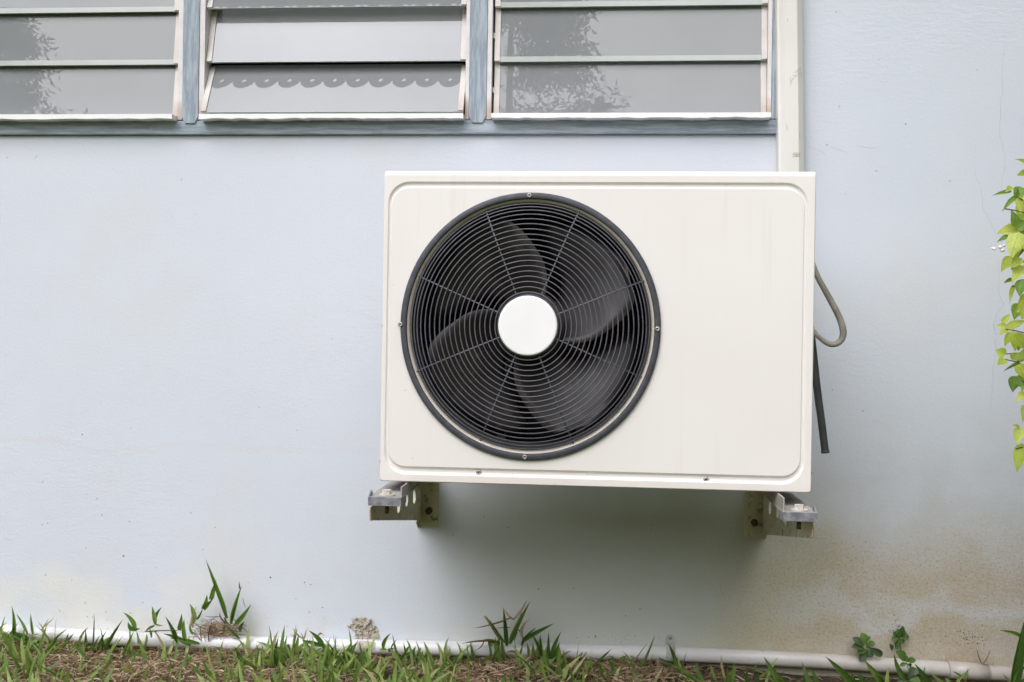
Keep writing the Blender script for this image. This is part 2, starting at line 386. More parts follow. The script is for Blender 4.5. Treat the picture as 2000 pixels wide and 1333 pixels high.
def soil_mat():
    g = G('soil_and_lawn'); X, Y, Z = g.xyz()
    far = g.step(Y, -0.6, -1.4)
    c = g.mix(g.step(g.noise(38, 6, 0.7), 0.35, 0.68), (0.055, 0.040, 0.024), (0.150, 0.105, 0.062))
    moss = g.mul(g.step(g.noise(9, 5, 0.6), 0.50, 0.64), 0.55); c = g.mix(moss, c, (0.075, 0.085, 0.03))
    lawn = g.mix(g.step(g.noise(22, 6, 0.7), 0.35, 0.65), (0.085, 0.125, 0.022), (0.15, 0.185, 0.04))
    c = g.mix(far, c, lawn)
    return g.fin(c, 0.95, g.bump(g.noise(60, 6, 0.7), 0.012, 1.0))
M['soil'] = soil_mat()
def leafy(name, stops, rough=0.45, trans=0.35, spec=0.4, island=False, vein=None, ob=True):
    """foliage: colour picked at random for each leaf, light let through from behind"""
    g = G(name)
    if island: rnd = g.n('ShaderNodeNewGeometry').outputs['Random Per Island']
    else: rnd = g.n('ShaderNodeObjectInfo').outputs['Random']
    q = g.ramp(rnd, stops)
    fine = g.step(g.noise(90, 4, 0.6), 0.3, 0.7)
    q = g.mix(g.mul(fine, 0.28), q, tuple(0.55 * c for c in stops[0][1]))
    nb = None
    if vein:
        tcn = g.n('ShaderNodeTexCoord').outputs['Object']; X, Y, Z = g.xyz(tcn)
        mid = g.step(g.math('ABSOLUTE', X), 0.028, 0.008)
        k = g.math('ABSOLUTE', g.math('SUBTRACT', g.math('FRACT', g.math('MULTIPLY', g.math('SUBTRACT', Y, g.math('MULTIPLY', g.math('ABSOLUTE', X), 0.75)), 6.0)), 0.5))
        side = g.mul(g.step(k, 0.07, 0.02), 0.6)
        vm = g.math('MAXIMUM', mid, side)
        q = g.mix(g.mul(vm, 0.55), q, vein)
        nb = g.bump(vm, 0.001, 0.5)
    g.l(q, g.p.inputs['Base Color']); g.p.inputs['Roughness'].default_value = rough; g.p.inputs['Specular IOR Level'].default_value = spec
    if nb is not None: g.l(nb, g.p.inputs['Normal'])
    tl = g.n('ShaderNodeBsdfTranslucent'); g.l(g.mix(1.0, q, (1.25, 1.3, 0.7), 'MULTIPLY'), tl.inputs['Color'])
    mx = g.n('ShaderNodeMixShader'); mx.inputs[0].default_value = trans
    g.t.links.new(g.p.outputs[0], mx.inputs[1]); g.t.links.new(tl.outputs[0], mx.inputs[2]); g.t.links.new(mx.outputs[0], g.out.inputs['Surface'])
    return g.m
GREENS = [(0.0, (0.085, 0.150, 0.030)), (0.35, (0.170, 0.265, 0.060)), (0.7, (0.260, 0.365, 0.095)), (0.92, (0.38, 0.45, 0.17)), (1.0, (0.50, 0.45, 0.24))]
DRYS = [(0.0, (0.17, 0.105, 0.06)), (0.4, (0.35, 0.245, 0.16)), (0.75, (0.50, 0.38, 0.26)), (1.0, (0.62, 0.51, 0.38))]
M['grass'] = leafy('grass_mass', GREENS, island=True)
M['thatch'] = leafy('dry_thatch', DRYS, island=True, rough=0.8, trans=0.15, spec=0.15)
M['blade_leaf'] = leafy('grass_blade', [(0.0, (0.070, 0.145, 0.028)), (0.5, (0.135, 0.245, 0.055)), (1.0, (0.24, 0.35, 0.10))])
M['dry_leaf'] = leafy('dry_blade', [(p, tuple(min(0.75, c * 1.35) for c in q)) for p, q in DRYS], rough=0.75, trans=0.15, spec=0.15)
M['shrub_leaf'] = leafy('yellow_green_leaf', [(0.0, (0.34, 0.46, 0.06)), (0.35, (0.50, 0.58, 0.09)), (0.7, (0.60, 0.66, 0.14)), (1.0, (0.68, 0.72, 0.24))], trans=0.42, vein=(0.22, 0.34, 0.06))
M['shrub_dark'] = leafy('dark_green_leaf', [(0.0, (0.16, 0.29, 0.05)), (1.0, (0.34, 0.47, 0.08))], trans=0.4, vein=(0.10, 0.19, 0.05))  # the darker green of the shrub's two leaf colours
M['weed_leaf'] = leafy('weed_leaf', [(0.0, (0.08, 0.165, 0.04)), (1.0, (0.17, 0.31, 0.07))], vein=(0.16, 0.26, 0.09))
M['weed_dark'] = leafy('dull_weed_leaf', [(0.0, (0.075, 0.12, 0.06)), (1.0, (0.13, 0.19, 0.09))], trans=0.2, vein=(0.12, 0.17, 0.09))
M['twig'] = dull('dark_red_twig', (0.13, 0.06, 0.045), 0.7, 0.25, 60)
M['petal'] = dull('white_petal', (0.82, 0.82, 0.78), 0.6)
M['bark'] = dull('grey_bark', (0.13, 0.105, 0.08), 0.9, 0.3, 12, bump=0.01, bscale=20)
M['tree_leaf'] = leafy('tree_foliage', [(0.0, (0.065, 0.13, 0.035)), (1.0, (0.16, 0.25, 0.075))], island=True)
M['eave'] = dull('pale_eave_paint', (0.50, 0.51, 0.50), 0.6, 0.06)
M['roof'] = dull('grey_roof_sheet', (0.30, 0.28, 0.27), 0.6, 0.1)

# ------------------------------------------------------------------ ground
PIPE_PX = [(-260, 1216), (-100, 1228), (0, 1233.5), (140, 1242), (300, 1251), (500, 1258), (600, 1261), (800, 1265.5), (1000, 1269.5), (1150, 1273), (1300, 1277.5), (1400, 1281), (1600, 1291.5), (1750, 1301), (1850, 1308), (2000, 1319.5), (2150, 1332), (2400, 1353)]
PIPE_PTS = [P(x, y, 0.019) for x, y in PIPE_PX]
def ground_z(x, y):
    """soil level: just under the pipe along the wall, nearly flat further out"""
    pts = PIPE_PTS; zp = pts[0].z if x < pts[0].x else pts[-1].z
    for a, b in zip(pts[:-1], pts[1:]):
        if a.x <= x <= b.x: zp = a.z + (b.z - a.z) * (x - a.x) / (b.x - a.x); break
    z = zp - 0.027
    z += (-0.012 if x > 0.2 else 0.0) * min(1, max(0, (x - 0.2) * 3))
    return z + 0.004 * math.sin(x * 9.0 + 1.3) + 0.003 * math.sin(x * 23 + y * 17) + 0.003 * math.sin(y * 31 + x * 5)
mb = MB()
xs = [-60, -20, -6, -3] + [-2 + 0.05 * i for i in range(81)] + [3, 6, 20, 60]
ys = [-60, -25, -10, -5, -3, -2] + [-1.5 + 0.1 * i for i in range(8)] + [-0.7 + 0.03 * i for i in range(24)] + [0.02, 0.06]
W_ = len(ys)
mb.add([(x, y, ground_z(x, y) if abs(x) < 3 and y > -3 else 0.0) for x in xs for y in ys], [(i * W_ + j, (i + 1) * W_ + j, (i + 1) * W_ + j + 1, i * W_ + j + 1) for i in range(len(xs) - 1) for j in range(W_ - 1)], 0, True)
tag(mb.build('ground', M['soil']), kind='structure')

# ------------------------------------------------------------------ the wall with its window opening
WX0, WX1, WZ0, WZ1 = P(0, 200).x - 0.9, P(1517, 250).x, P(760, 265).z, P(760, 265).z + 0.95
wall = empty('house_wall', (0, 0.05, 0), 'pale blue painted plaster house wall, stained brown along its foot', 'wall')
mb = MB(); x0, x1, z0, z1, TH = -6.0, 5.0, -0.4, 2.95, 0.14
o = [(x0, z0), (WX0, z0), (WX1, z0), (x1, z0)]
cols = [x0, WX0, WX1, x1]; rows = [z0, WZ0, WZ1, z1]
vs_ = [(c, 0, r) for r in rows for c in cols]
mb.add(vs_, [(r * 4 + c, r * 4 + c + 1, r * 4 + c + 5, r * 4 + c + 4) for r in range(3) for c in range(3) if not (r == 1 and c == 1)])
for a, b in (((WX0, WZ0), (WX1, WZ0)), ((WX1, WZ0), (WX1, WZ1)), ((WX1, WZ1), (WX0, WZ1)), ((WX0, WZ1), (WX0, WZ0))):
    mb.add([(a[0], 0, a[1]), (b[0], 0, b[1]), (b[0], TH, b[1]), (a[0], TH, a[1])], [(0, 1, 2, 3)])
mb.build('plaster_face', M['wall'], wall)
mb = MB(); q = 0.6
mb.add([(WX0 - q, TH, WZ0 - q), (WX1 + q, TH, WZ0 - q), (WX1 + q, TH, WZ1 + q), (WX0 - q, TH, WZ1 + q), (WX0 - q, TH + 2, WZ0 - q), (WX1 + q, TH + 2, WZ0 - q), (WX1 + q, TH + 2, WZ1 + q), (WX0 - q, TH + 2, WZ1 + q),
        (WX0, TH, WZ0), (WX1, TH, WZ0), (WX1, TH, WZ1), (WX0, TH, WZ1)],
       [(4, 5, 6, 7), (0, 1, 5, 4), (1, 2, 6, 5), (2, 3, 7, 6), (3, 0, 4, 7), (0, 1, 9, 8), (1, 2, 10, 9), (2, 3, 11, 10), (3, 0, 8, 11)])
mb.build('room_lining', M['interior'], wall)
# hairline cracks
def crack(pts, w=0.0006, name='crack'):
    pp = []
    for (a, b) in zip(pts[:-1], pts[1:]):
        n = max(2, int(math.dist(a, b) / 9))
        for i in range(n):
            t = i / n; pp.append((a[0] + (b[0] - a[0]) * t + random.uniform(-1.8, 1.8), a[1] + (b[1] - a[1]) * t + random.uniform(-1, 1)))
    pp.append(pts[-1]); n = len(pp)
    mb = MB(); mb.tube([P(x, y, 0.0) for x, y in pp], [w * random.uniform(0.4, 1.0) * (0.4 + 0.6 * math.sin(math.pi * i / (n - 1))) for i in range(n)], 4, cap=False)
    mb.build(name, M['crack'], wall)
crack([(1962, 85), (1957, 160), (1955, 215), (1952, 262), (1963, 305), (1960, 340), (1958, 372)])
crack([(1900, 310), (1908, 350), (1917, 370), (1922, 412), (1932, 430), (1940, 450), (1947, 468)])
crack([(1953, 505), (1950, 540), (1953, 575), (1960, 595), (1947, 615), (1940, 632), (1945, 660), (1942, 700), (1938, 760), (1935, 810)])
crack([(1573, 285), (1595, 293), (1613, 302)]); crack([(1617, 287), (1640, 293), (1658, 300)]); crack([(1670, 283), (1700, 290), (1725, 286)])
crack([(1848, 1060), (1838, 1095), (1818, 1120), (1812, 1165)])
# specks of dirt, singly and in swarms
mb = MB()
def speck(px, py, r):
    c = P(px, py, 0.0006); n = 6; a0 = random.random() * 6
    mb.add([c + Vector((math.cos(a0 + k) * r * random.uniform(0.6, 1.2), 0, math.sin(a0 + k) * r * random.uniform(0.5, 1.0))) for k in [i * 2 * math.pi / n for i in range(n)]] + [c + Vector((0, -0.0006, 0))], [(i, (i + 1) % n, n) for i in range(n)], 0, True)
for (x, y, r) in [(160, 849, 1.6), (241, 1086, 2.2), (168, 1071, 1.2), (93, 1022, 1.3), (199, 1006, 1.6), (420, 1031, 1.2), (528, 1128, 2.0), (595, 1138, 1.8), (607, 1142, 1.6), (578, 1170, 1.2), (630, 1187, 1.2), (604, 1196, 1.2), (1769, 243, 1.8), (1909, 137, 1.2), (1633, 24, 1.2), (1685, 803, 1.5), (1626, 762, 1.2), (648, 662, 1.0), (505, 796, 1.0), (885, 1045, 1.4), (945, 1010, 1.2), (992, 1031, 1.3), (1250, 1190, 1.5), (1163, 1243, 2.2), (1150, 1245, 1.3), (1240, 1243, 1.3), (1222, 1203, 1.4), (1120, 1150, 1.4), (1052, 1151, 1.7)]:
    speck(x, y, r * 0.0012)
for i in range(26): speck(random.gauss(1750, 9), random.gauss(1226, 7), random.uniform(0.6, 1.6) * 0.0012)
for i in range(34): speck(random.gauss(1893, 17), random.gauss(1244, 9), random.uniform(0.6, 1.7) * 0.0012)
for i in range(40): speck(random.gauss(1185, 55), random.gauss(1248, 4), random.uniform(0.4, 1.0) * 0.0012)
for i in range(30): speck(random.uniform(90, 720), random.gauss(1218, 18), random.uniform(0.5, 1.3) * 0.0012)
for i in range(150): speck(random.uniform(1480, 2000), random.uniform(1040, 1270), random.uniform(0.4, 1.0) * 0.0012)
tag(mb.build('dirt_specks', M['speck'], wall), kind='stuff')
# crumbled mortar where the paint has come off
mb = MB(); n = 34
from mathutils import noise as mnoise
def blob_patch(outline, d0, amp):
    cx = sum(p[0] for p in outline) / len(outline); cy = sum(p[1] for p in outline) / len(outline)
    def inside(x, y):
        r = False; j = len(outline) - 1
        for i in range(len(outline)):
            (xi, yi), (xj, yj) = outline[i], outline[j]
            if (yi > y) != (yj > y) and x < (xj - xi) * (y - yi) / (yj - yi) + xi: r = not r
            j = i
        return r
    xs_ = [p[0] for p in outline]; ys_ = [p[1] for p in outline]; st = 1.3
    idx = {}; vs_ = []; fs = []
    nx = int((max(xs_) - min(xs_)) / st) + 3; ny = int((max(ys_) - min(ys_)) / st) + 3
    for i in range(nx):
        for j in range(ny):
            x = min(xs_) - st + i * st; y = min(ys_) - st + j * st
            if not inside(x + 2.5 * mnoise.noise((x * .3, y * .3, 1)), y + 2.5 * mnoise.noise((x * .3, y * .3, 5))): continue
            e = sum(inside(x + dx, y + dy) for dx, dy in ((3, 0), (-3, 0), (0, 3), (0, -3))) / 4
            h = max(0, mnoise.fractal((x * 0.12, y * 0.12, 3), 0.8, 2.0, 4)) * amp + 0.0025
            idx[(i, j)] = len(vs_); vs_.append(P(x, y, d0 + h * e))
    for (i, j) in idx:
        if all(k in idx for k in ((i + 1, j), (i, j + 1), (i + 1, j + 1))): fs.append((idx[(i, j)], idx[(i + 1, j)], idx[(i + 1, j + 1)], idx[(i, j + 1)]))
    mb.add(vs_, fs, 0, False)
blob_patch([(676, 1224), (688, 1218), (684, 1209), (704, 1204), (726, 1208), (726, 1220), (738, 1224), (742, 1250), (692, 1251), (694, 1236), (682, 1228)], 0.0, 0.012)
mb.build('mortar_patch', M['mortar'], wall, fix=False)

# ------------------------------------------------------------------ louvre window
window = empty('louvre_window', (P(760, 265).x, 0, WZ0), 'three-bay louvre window with blue timber frame and frosted glass blades', 'window')
zr0, zr1 = WZ0, P(760, 237).z
mb = MB(); mb.box(WX0, WX1, -0.012, 0.06, zr0 + 0.001, zr1, 0, 0.003); mb.build('bottom_rail', M['timber'], window)
mb = MB(); mb.box(WX0, WX1, -0.012, 0.06, WZ1 - 0.035, WZ1, 0, 0.003); mb.build('top_rail', M['timber'], window)
def X_(px, py=130): return P(px, py, 0.0).x
zt = WZ1 - 0.036
def mullion(pa, pb):
    xa, xb = X_(pa), X_(pb); c = 0.010; y = -0.016
    mb = MB(); mb.prism([(xa, zt), (xa, zr1 - 0.002 + c), (xa + c * .8, zr1 - 0.007), (xb - c * .8, zr1 - 0.007), (xb, zr1 - 0.002 + c), (xb, zt)], 'y', y, -0.0125)
    mb.box(xa + 0.0005, xb - 0.0005, -0.0124, 0.06, zr1 + 0.0005, zt)
    mb.build('mullion', M['timber_v'], window)
mullion(362, 393); mullion(919, 952)
mb = MB(); mb.box(X_(1506), WX1 - 0.0005, -0.013, 0.06, zr1 + 0.0005, zt, 0, 0.002); mb.build('jamb', M['timber_v'], window)
for (pa, pb) in ((352, 361.5), (393.5, 404), (911, 918.5), (952.5, 962), (1497.5, 1505.5)):
    mb = MB(); mb.box(X_(pa), X_(pb), -0.014, 0.03, zr1 + 0.0006, zt, 0, 0.0012); mb.build('channel', M['channel'], window)
for (pa, pb) in ((-700, 350), (401, 909), (963, 1500)):
    mb = MB(); n = 40; xa, xb = P(pa, 233).x, P(pb, 233).x; za, zb = P(760, 238.5).z, P(760, 229.5).z
    bot = [(xa + (xb - xa) * i / n, za + random.uniform(-0.0016, 0.0012)) for i in range(n + 1)]
    mb.prism(bot + [(xb, zb), (xa, zb)], 'y', -0.042, -0.0135); mb.build('sill_strip', M['white_strip'], window)
PITCH = 0.1265
def blade(xa, xb, k, tilt, zb, band=True, yc=0.004):
    """one glass blade, bottom edge outward by tilt degrees, with its two clips"""
    h = PITCH + 0.0135; th = 0.005; zc = zb + k * PITCH + h * math.cos(R(tilt)) / 2
    rot = Matrix.Rotation(R(-tilt), 4, 'X'); T = Matrix.Translation((0, yc, zc)) @ rot
    mb = MB(); L = (xa + 0.004, xb - 0.004)
    vs_ = [T @ Vector((x, y, z)) for x in L for y in (-th / 2, th / 2) for z in (-h / 2, h / 2)]
    zs_ = -h / 2 + (0.0125 if band else 0.0006)
    fv = [T @ Vector((x, -th / 2, z)) for z in (-h / 2, zs_, h / 2) for x in L]
    mb.add(fv, [(2, 3, 5, 4)], 0); mb.add(fv, [(0, 1, 3, 2)], 3); mb.add(vs_, [(2, 6, 7, 3)], 2); mb.add(vs_, [(0, 4, 6, 2), (1, 3, 7, 5), (0, 2, 3, 1), (4, 5, 7, 6)], 1)
    pane = mb.build('glass_blade', [M['pane'], M['pane_edge'], M['pane_back'], M['pane_band']], window, fix=False)
    for s_, x in ((1, xa), (-1, xb)):
        b = MB(); x2 = x + s_ * 0.0125; a_, c_ = min(x, x2), max(x, x2)
        vs2 = [T @ Vector((X, y, z)) for X in (a_, c_) for y in (-th / 2 - 0.0025, th / 2 + 0.003) for z in (-h / 2 + 0.002, h / 2 - 0.006)]
        b.add(vs2, [(0, 1, 3, 2), (4, 6, 7, 5), (0, 4, 5, 1), (2, 3, 7, 6), (0, 2, 6, 4), (1, 5, 7, 3)])
        x3 = x - s_ * 0.004
        for zz in (-h * 0.05,):
            q = T @ Vector((x3, -0.002, zz)); b.box(min(q.x, x), max(q.x, x), q.y - 0.003, q.y + 0.003, q.z - 0.006, q.z + 0.006)
        b.build('blade_clip', M['clip'], pane)
zb_side = P(760, 230).z; zb_mid = P(650, 226.5).z
for k in range(6):
    blade(X_(-700), X_(351), k, 6.5 + (0.4, -0.3, 0.2, 0, 0, 0)[k], zb_side, k > 0)
    blade(X_(405), X_(910), k, (25.5, 13.5, 22.8, 20, 21, 20)[k], zb_mid, False, (-0.004, 0.014, 0.021, 0.02, 0.02, 0.02)[k])
    blade(X_(966), X_(1497), k, 6.2 + (0.3, -0.2, 0.1, 0, 0, 0)[k], zb_side + 0.001, k > 0)

# ------------------------------------------------------------------ roof eave with its scalloped trim (seen mirrored in the open blades)
EY, EZ = -0.645, 2.70
eave = empty('roof_eave', (0, -0.3, EZ), 'pale roof eave with scalloped trim, mirrored in the open middle window blades', 'roof')
mb = MB(); nb_ = 5
for i in range(nb_):
    y0 = -0.002 + (EY + 0.02) * i / nb_; y1 = -0.002 + (EY + 0.02) * (i + 1) / nb_
    b = MB(); b.box(-6, 5, y0 - 0.004, y1, EZ + 0.150, EZ + 0.165); b.build('soffit_board', M['eave'], eave)
mb = MB(); mb.prism([(0.3, EZ + 0.70), (EY - 0.004, EZ + 0.245), (EY - 0.004, EZ + 0.225), (0.3, EZ + 0.68)], 'x', -6, 5); mb.build('roof_sheet', M['roof'], eave)
CW, TR_H = 0.0895, 0.160
bm = bmesh.new(); nn = 12
outl = [(0, TR_H), (0, 0.060)] + [(CW * i / nn, 0.060 * (1 - math.sin(math.pi * i / nn) ** 0.6)) for i in range(1, nn)] + [(CW, 0.060), (CW, TR_H)]
outl = [(x, z if i in (0, 1, len(outl) - 2, len(outl) - 1) else z) for i, (x, z) in enumerate(outl)]
def loop(pts):
    v = [bm.verts.new((x, 0, z)) for x, z in pts]; return [bm.edges.new((v[i], v[(i + 1) % len(v)])) for i in range(len(v))]
ed = loop(outl)
cx_ = CW / 2
ed += loop([(cx_ - 0.011, 0.062), (cx_, 0.044), (cx_ + 0.011, 0.062), (cx_, 0.080)])
for s_ in (-1, 1): ed += loop([(cx_ + s_ * 0.030 + 0.011 * math.cos(a), 0.122 + 0.013 * math.sin(a) - s_ * 0.3 * 0.011 * math.cos(a)) for a in [i * math.pi / 4 for i in range(8)]])
ed += loop([(cx_ + 0.004 * math.cos(a), 0.104 + 0.007 * math.sin(a)) for a in [i * math.pi / 3 for i in range(6)]])
bmesh.ops.triangle_fill(bm, use_beauty=True, use_dissolve=False, edges=ed)
r_ = bmesh.ops.extrude_face_region(bm, geom=bm.faces[:])
for v in [g_ for g_ in r_['geom'] if isinstance(g_, bmesh.types.BMVert)]: v.co.y += 0.003
mb = MB(); bm.verts.index_update(); tv = [v.co.copy() for v in bm.verts]; tf = [[v.index for v in f.verts] for f in bm.faces]; bm.free()
for i in range(-40, 34): mb.add([v + Vector((i * CW, EY - 0.004, EZ)) for v in tv], tf)
mb.build('scalloped_trim', M['eave'], eave)
mb = MB(); mb.box(-6, 5, EY - 0.02, EY, EZ + TR_H + 0.0005, EZ + 0.222); mb.build('fascia', M['eave'], eave)

# ------------------------------------------------------------------ trunking down the wall
tA, tB = P(1518, 0, 0.045), P(1522, 330, 0.045); wA, wB = P(1569, 0, 0.045), P(1573, 330, 0.045)
duct = empty('pipe_trunking', (tB.x, 0, 0.8), 'ivory plastic pipe trunking running down the wall behind the white unit', 'trunking')
dirv = (tB - tA); dxdz = dirv.x / dirv.z
wd = (wA.x - tA.x); 
def duct_prof(x, top, zt_):
    return None
prof = [(0, 0), (0, 0.030), (0.0012, 0.0335), (0.0065, 0.036), (0.0068, 0.0375), (0.013, 0.043), (0.0145, 0.0445), (wd - 0.0145, 0.0450), (wd - 0.012, 0.0435), (wd - 0.0055, 0.0375), (wd - 0.005, 0.0355), (wd - 0.001, 0.0325), (wd, 0.030), (wd, 0)]
mb = MB(); zs = (0.62, 2.6); vs_ = []
for z in zs:
    for (a, d) in prof: vs_.append((tB.x + a + dxdz * (z - tB.z), -d, z))
n = len(prof); fs = [(i, i + 1, n + i + 1, n + i) for i in range(n - 1)] + [tuple(range(n)), tuple(range(2 * n - 1, n - 1, -1))]
mb.add(vs_, fs); mb.build('cover', M['duct'], duct)
mb = MB()
def dmark(px, py, w, h):
    c = P(px, py, 0.0456); mb.box(c.x - w / 2, c.x + w / 2, -0.0457, -0.0449, c.z - h / 2, c.z + h / 2)
for j in range(2):
    for i in range(5): dmark(1549.5 + i * 2.9, 299.5 + j * 3.0, 0.0020 if (i + j) % 3 else 0.0012, 0.0022)
dmark(1555, 306, 0.014, 0.0007); dmark(1555.5, 303.6, 0.003, 0.002)
mb.build('printed_mark', M['mark'], duct)
for (a, b, c, e) in ((1552, 143, 1563, 131), (1548, 147, 1556, 150), (1544, 160, 1557, 145), (1557, 135, 1561, 152), (1543, 152, 1545, 166), (1563, 131, 1565, 150), (1535, 243, 1538, 254), (1561, 257, 1562, 270), (1538, 37, 1538, 42)):
    p, q = P(a, b, 0.0452), P(c, e, 0.0452); mb = MB(); mb.tube([p, (p + q) / 2 + Vector((0.0006, 0, 0.0004)), q], 0.00035, 4); mb.build('scratch', M['mark'], duct)

# ------------------------------------------------------------------ air conditioner
AD = 0.50                                   # its front stands half a metre off the wall
c1, c2, c3, c4 = P(750, 332, AD), P(1596, 334, AD), P(741, 940, AD), P(1585, 965, AD)
AX0, AX1 = (c1.x + c3.x) / 2, (c2.x + c4.x) / 2; AZ1, AZ0 = (c1.z + c2.z) / 2, (c3.z + c4.z) / 2
print('AC', AX0, AX1, AZ0, AZ1, [tuple(round(v, 4) for v in c) for c in (c1, c2, c3, c4)])
YF = -AD; YB = -0.21
ac = empty('air_conditioner', ((AX0 + AX1) / 2, -0.35, AZ0), 'white outdoor air conditioner unit with large black fan grille and blank front', 'air conditioner')
FC = P(1034, 638, AD); PXM = 1061.0
SX = 0.974
def rr(x0, x1, z0, z1, r, n=8):
    pts = []
    for (cx, cz, a0) in ((x1 - r, z1 - r, 0), (x0 + r, z1 - r, 90), (x0 + r, z0 + r, 180), (x1 - r, z0 + r, 270)):
        for i in range(n + 1): a = R(a0 + 90 * i / n); pts.append((cx + r * math.cos(a), cz + r * math.sin(a)))
    return pts
gl_, gr_, gt_, gb_ = 0.0085, 0.0140, 0.0215, 0.0145        # groove outer edge from each side of the casing
hl_, hr_, ht_, hb_ = 0.0160, 0.0220, 0.0335, 0.0300        # groove inner edge
def lerp(a, b, t): return a + (b - a) * t
TOPZ = AZ1
loops = [(rr(AX0 + e1, AX1 - e1, AZ0 + e1, TOPZ - e2, 0.004), dp) for e1, e2, dp in ((0.0, 0.0, 0.012), (0.0001, 0.0010, 0.0065), (0.0006, 0.0030, 0.0030), (0.0014, 0.0058, 0.0010), (0.0028, 0.0100, 0.0))]
K = 9
for i in range(K):
    t = i / (K - 1); s_ = t
    dep = 0.0048 * (min(1, max(0, min(t, 1 - t) / 0.30)))
    dep = 0.0048 * (3 * (dep / 0.0048) ** 2 - 2 * (dep / 0.0048) ** 3)
    loops.append((rr(AX0 + lerp(gl_, hl_, t), AX1 - lerp(gr_, hr_, t), AZ0 + lerp(gb_, hb_, t), TOPZ - lerp(gt_, ht_, t), lerp(0.040, 0.032, t)), dep))
bm = bmesh.new(); rings = []
for pts, dep in loops: rings.append([bm.verts.new((x, YF + dep, z)) for x, z in pts])
for a, b in zip(rings[:-1], rings[1:]):
    n = len(a)
    for i in range(n):
        f = bm.faces.new((a[i], a[(i + 1) % n], b[(i + 1) % n], b[i])); f.smooth = True
for f in bm.faces:
    pass
HOLE = 253.5 / PXM
NC = 96
hv = [bm.verts.new((FC.x + math.cos(2 * math.pi * k / NC) * HOLE * SX, YF, FC.z + math.sin(2 * math.pi * k / NC) * HOLE)) for k in range(NC)]
he = [bm.edges.new((hv[k], hv[(k + 1) % NC])) for k in range(NC)]
inner = rings[-1]; ie = []
for i in range(len(inner)):
    e = bm.edges.get((inner[i], inner[(i + 1) % len(inner)])); ie.append(e)
bmesh.ops.triangle_fill(bm, use_beauty=True, use_dissolve=False, edges=ie + he)
for f in bm.faces:
    if len(f.verts) == 3: f.smooth = False
# flat wide strip between outer edge and groove stays flat shaded
n = len(rings[0])
for i in range(n):
    f = bm.faces.get((rings[4][i], rings[4][(i + 1) % n], rings[5][(i + 1) % n], rings[5][i]))
    if f: f.smooth = False
bmesh.ops.recalc_face_normals(bm, faces=bm.faces[:])
mb = MB(); bm.verts.index_update()
base_i = 0; mb.v = [v.co.copy() for v in bm.verts]
for f in bm.faces: mb.f.append([v.index for v in f.verts]); mb.m.append(0); mb.sm.append(f.smooth)
bm.free(); mb.build('front_panel', M['casing'], ac)
# cabinet behind the panel
mb = MB(); xa, xb, za, zb, ya, yb = AX0 + 0.0005, AX1 - 0.0005, AZ0 + 0.0005, AZ1 - 0.006, YF + 0.0122, YB
vs_ = [(x, y, z) for x in (xa, xb) for y in (ya, yb) for z in (za, zb)]
mb.add(vs_, [(0, 1, 3, 2), (4, 6, 7, 5), (2, 3, 7, 6), (1, 5, 7, 3), (0, 2, 6, 4)]); mb.build('cabinet', M['casing'], ac, fix=False)
mb = MB(); lz = AZ1
bm = bmesh.new(); bmesh.ops.create_cube(bm, size=1)
for v in bm.verts: v.co = Vector((lerp(AX0 - 0.0006, AX1 + 0.0006, v.co.x + .5), lerp(YF + 0.0124, YB + 0.002, v.co.y + .5), lerp(lz - 0.0185, lz + 0.0004, v.co.z + .5)))
bmesh.ops.bevel(bm, geom=[e for e in bm.edges if all(v.co.z > lz - 0.001 for v in e.verts) or abs(e.verts[0].co.z - e.verts[1].co.z) > 0.01], offset=0.003, segments=3, profile=0.5, affect='EDGES')
mb.addbm(bm, 0, True); top = mb.build('top_lid', M['casing'], ac)
# fan recess
mb = MB()
prof_ = [(HOLE, 0.0), (HOLE - 0.003, 0.0012), (HOLE - 0.0065, 0.0006), (HOLE - 0.0090, -0.002), (HOLE - 0.0105, -0.006)]
mb.lathe((FC.x, YF, FC.z), prof_, 96, sx=SX); mb.build('fan_opening_lip', M['lip'], ac)
mb = MB(); mb.lathe((FC.x, YF, FC.z), [(HOLE - 0.0105, -0.006), (HOLE - 0.0130, -0.016), (HOLE - 0.0135, -0.040), (HOLE - 0.014, -0.10), (HOLE - 0.010, -0.125), (HOLE + 0.01, -0.13)], 72, sx=SX); mb.build('shroud', M['shroud'], ac)
mb = MB(); zc0, zc1 = FC.z - 0.26, FC.z + 0.26
mb.box(FC.x - 0.26, FC.x + 0.30, YB - 0.045, YB - 0.02, zc0 + 0.005, zc1 - 0.005)
for i in range(38):
    z = zc0 + 0.01 + i * 0.0136; mb.box(FC.x - 0.255, FC.x + 0.295, YB - 0.048, YB - 0.0451, z, z + 0.004)
mb.build('condenser_coil', M['coil'], ac)
mb = MB()
for dx in (-0.072, 0.085): mb.box(FC.x + dx, FC.x + dx + 0.017, YF + 0.150, YF + 0.156, AZ0 + 0.01, AZ1 - 0.02)
mb.box(FC.x - 0.072, FC.x + 0.102, YF + 0.148, YF + 0.1499, FC.z - 0.045, FC.z + 0.045)
mb.build('motor_bracket', dull('motor_bracket_steel', (0.16, 0.155, 0.15), 0.6), ac)
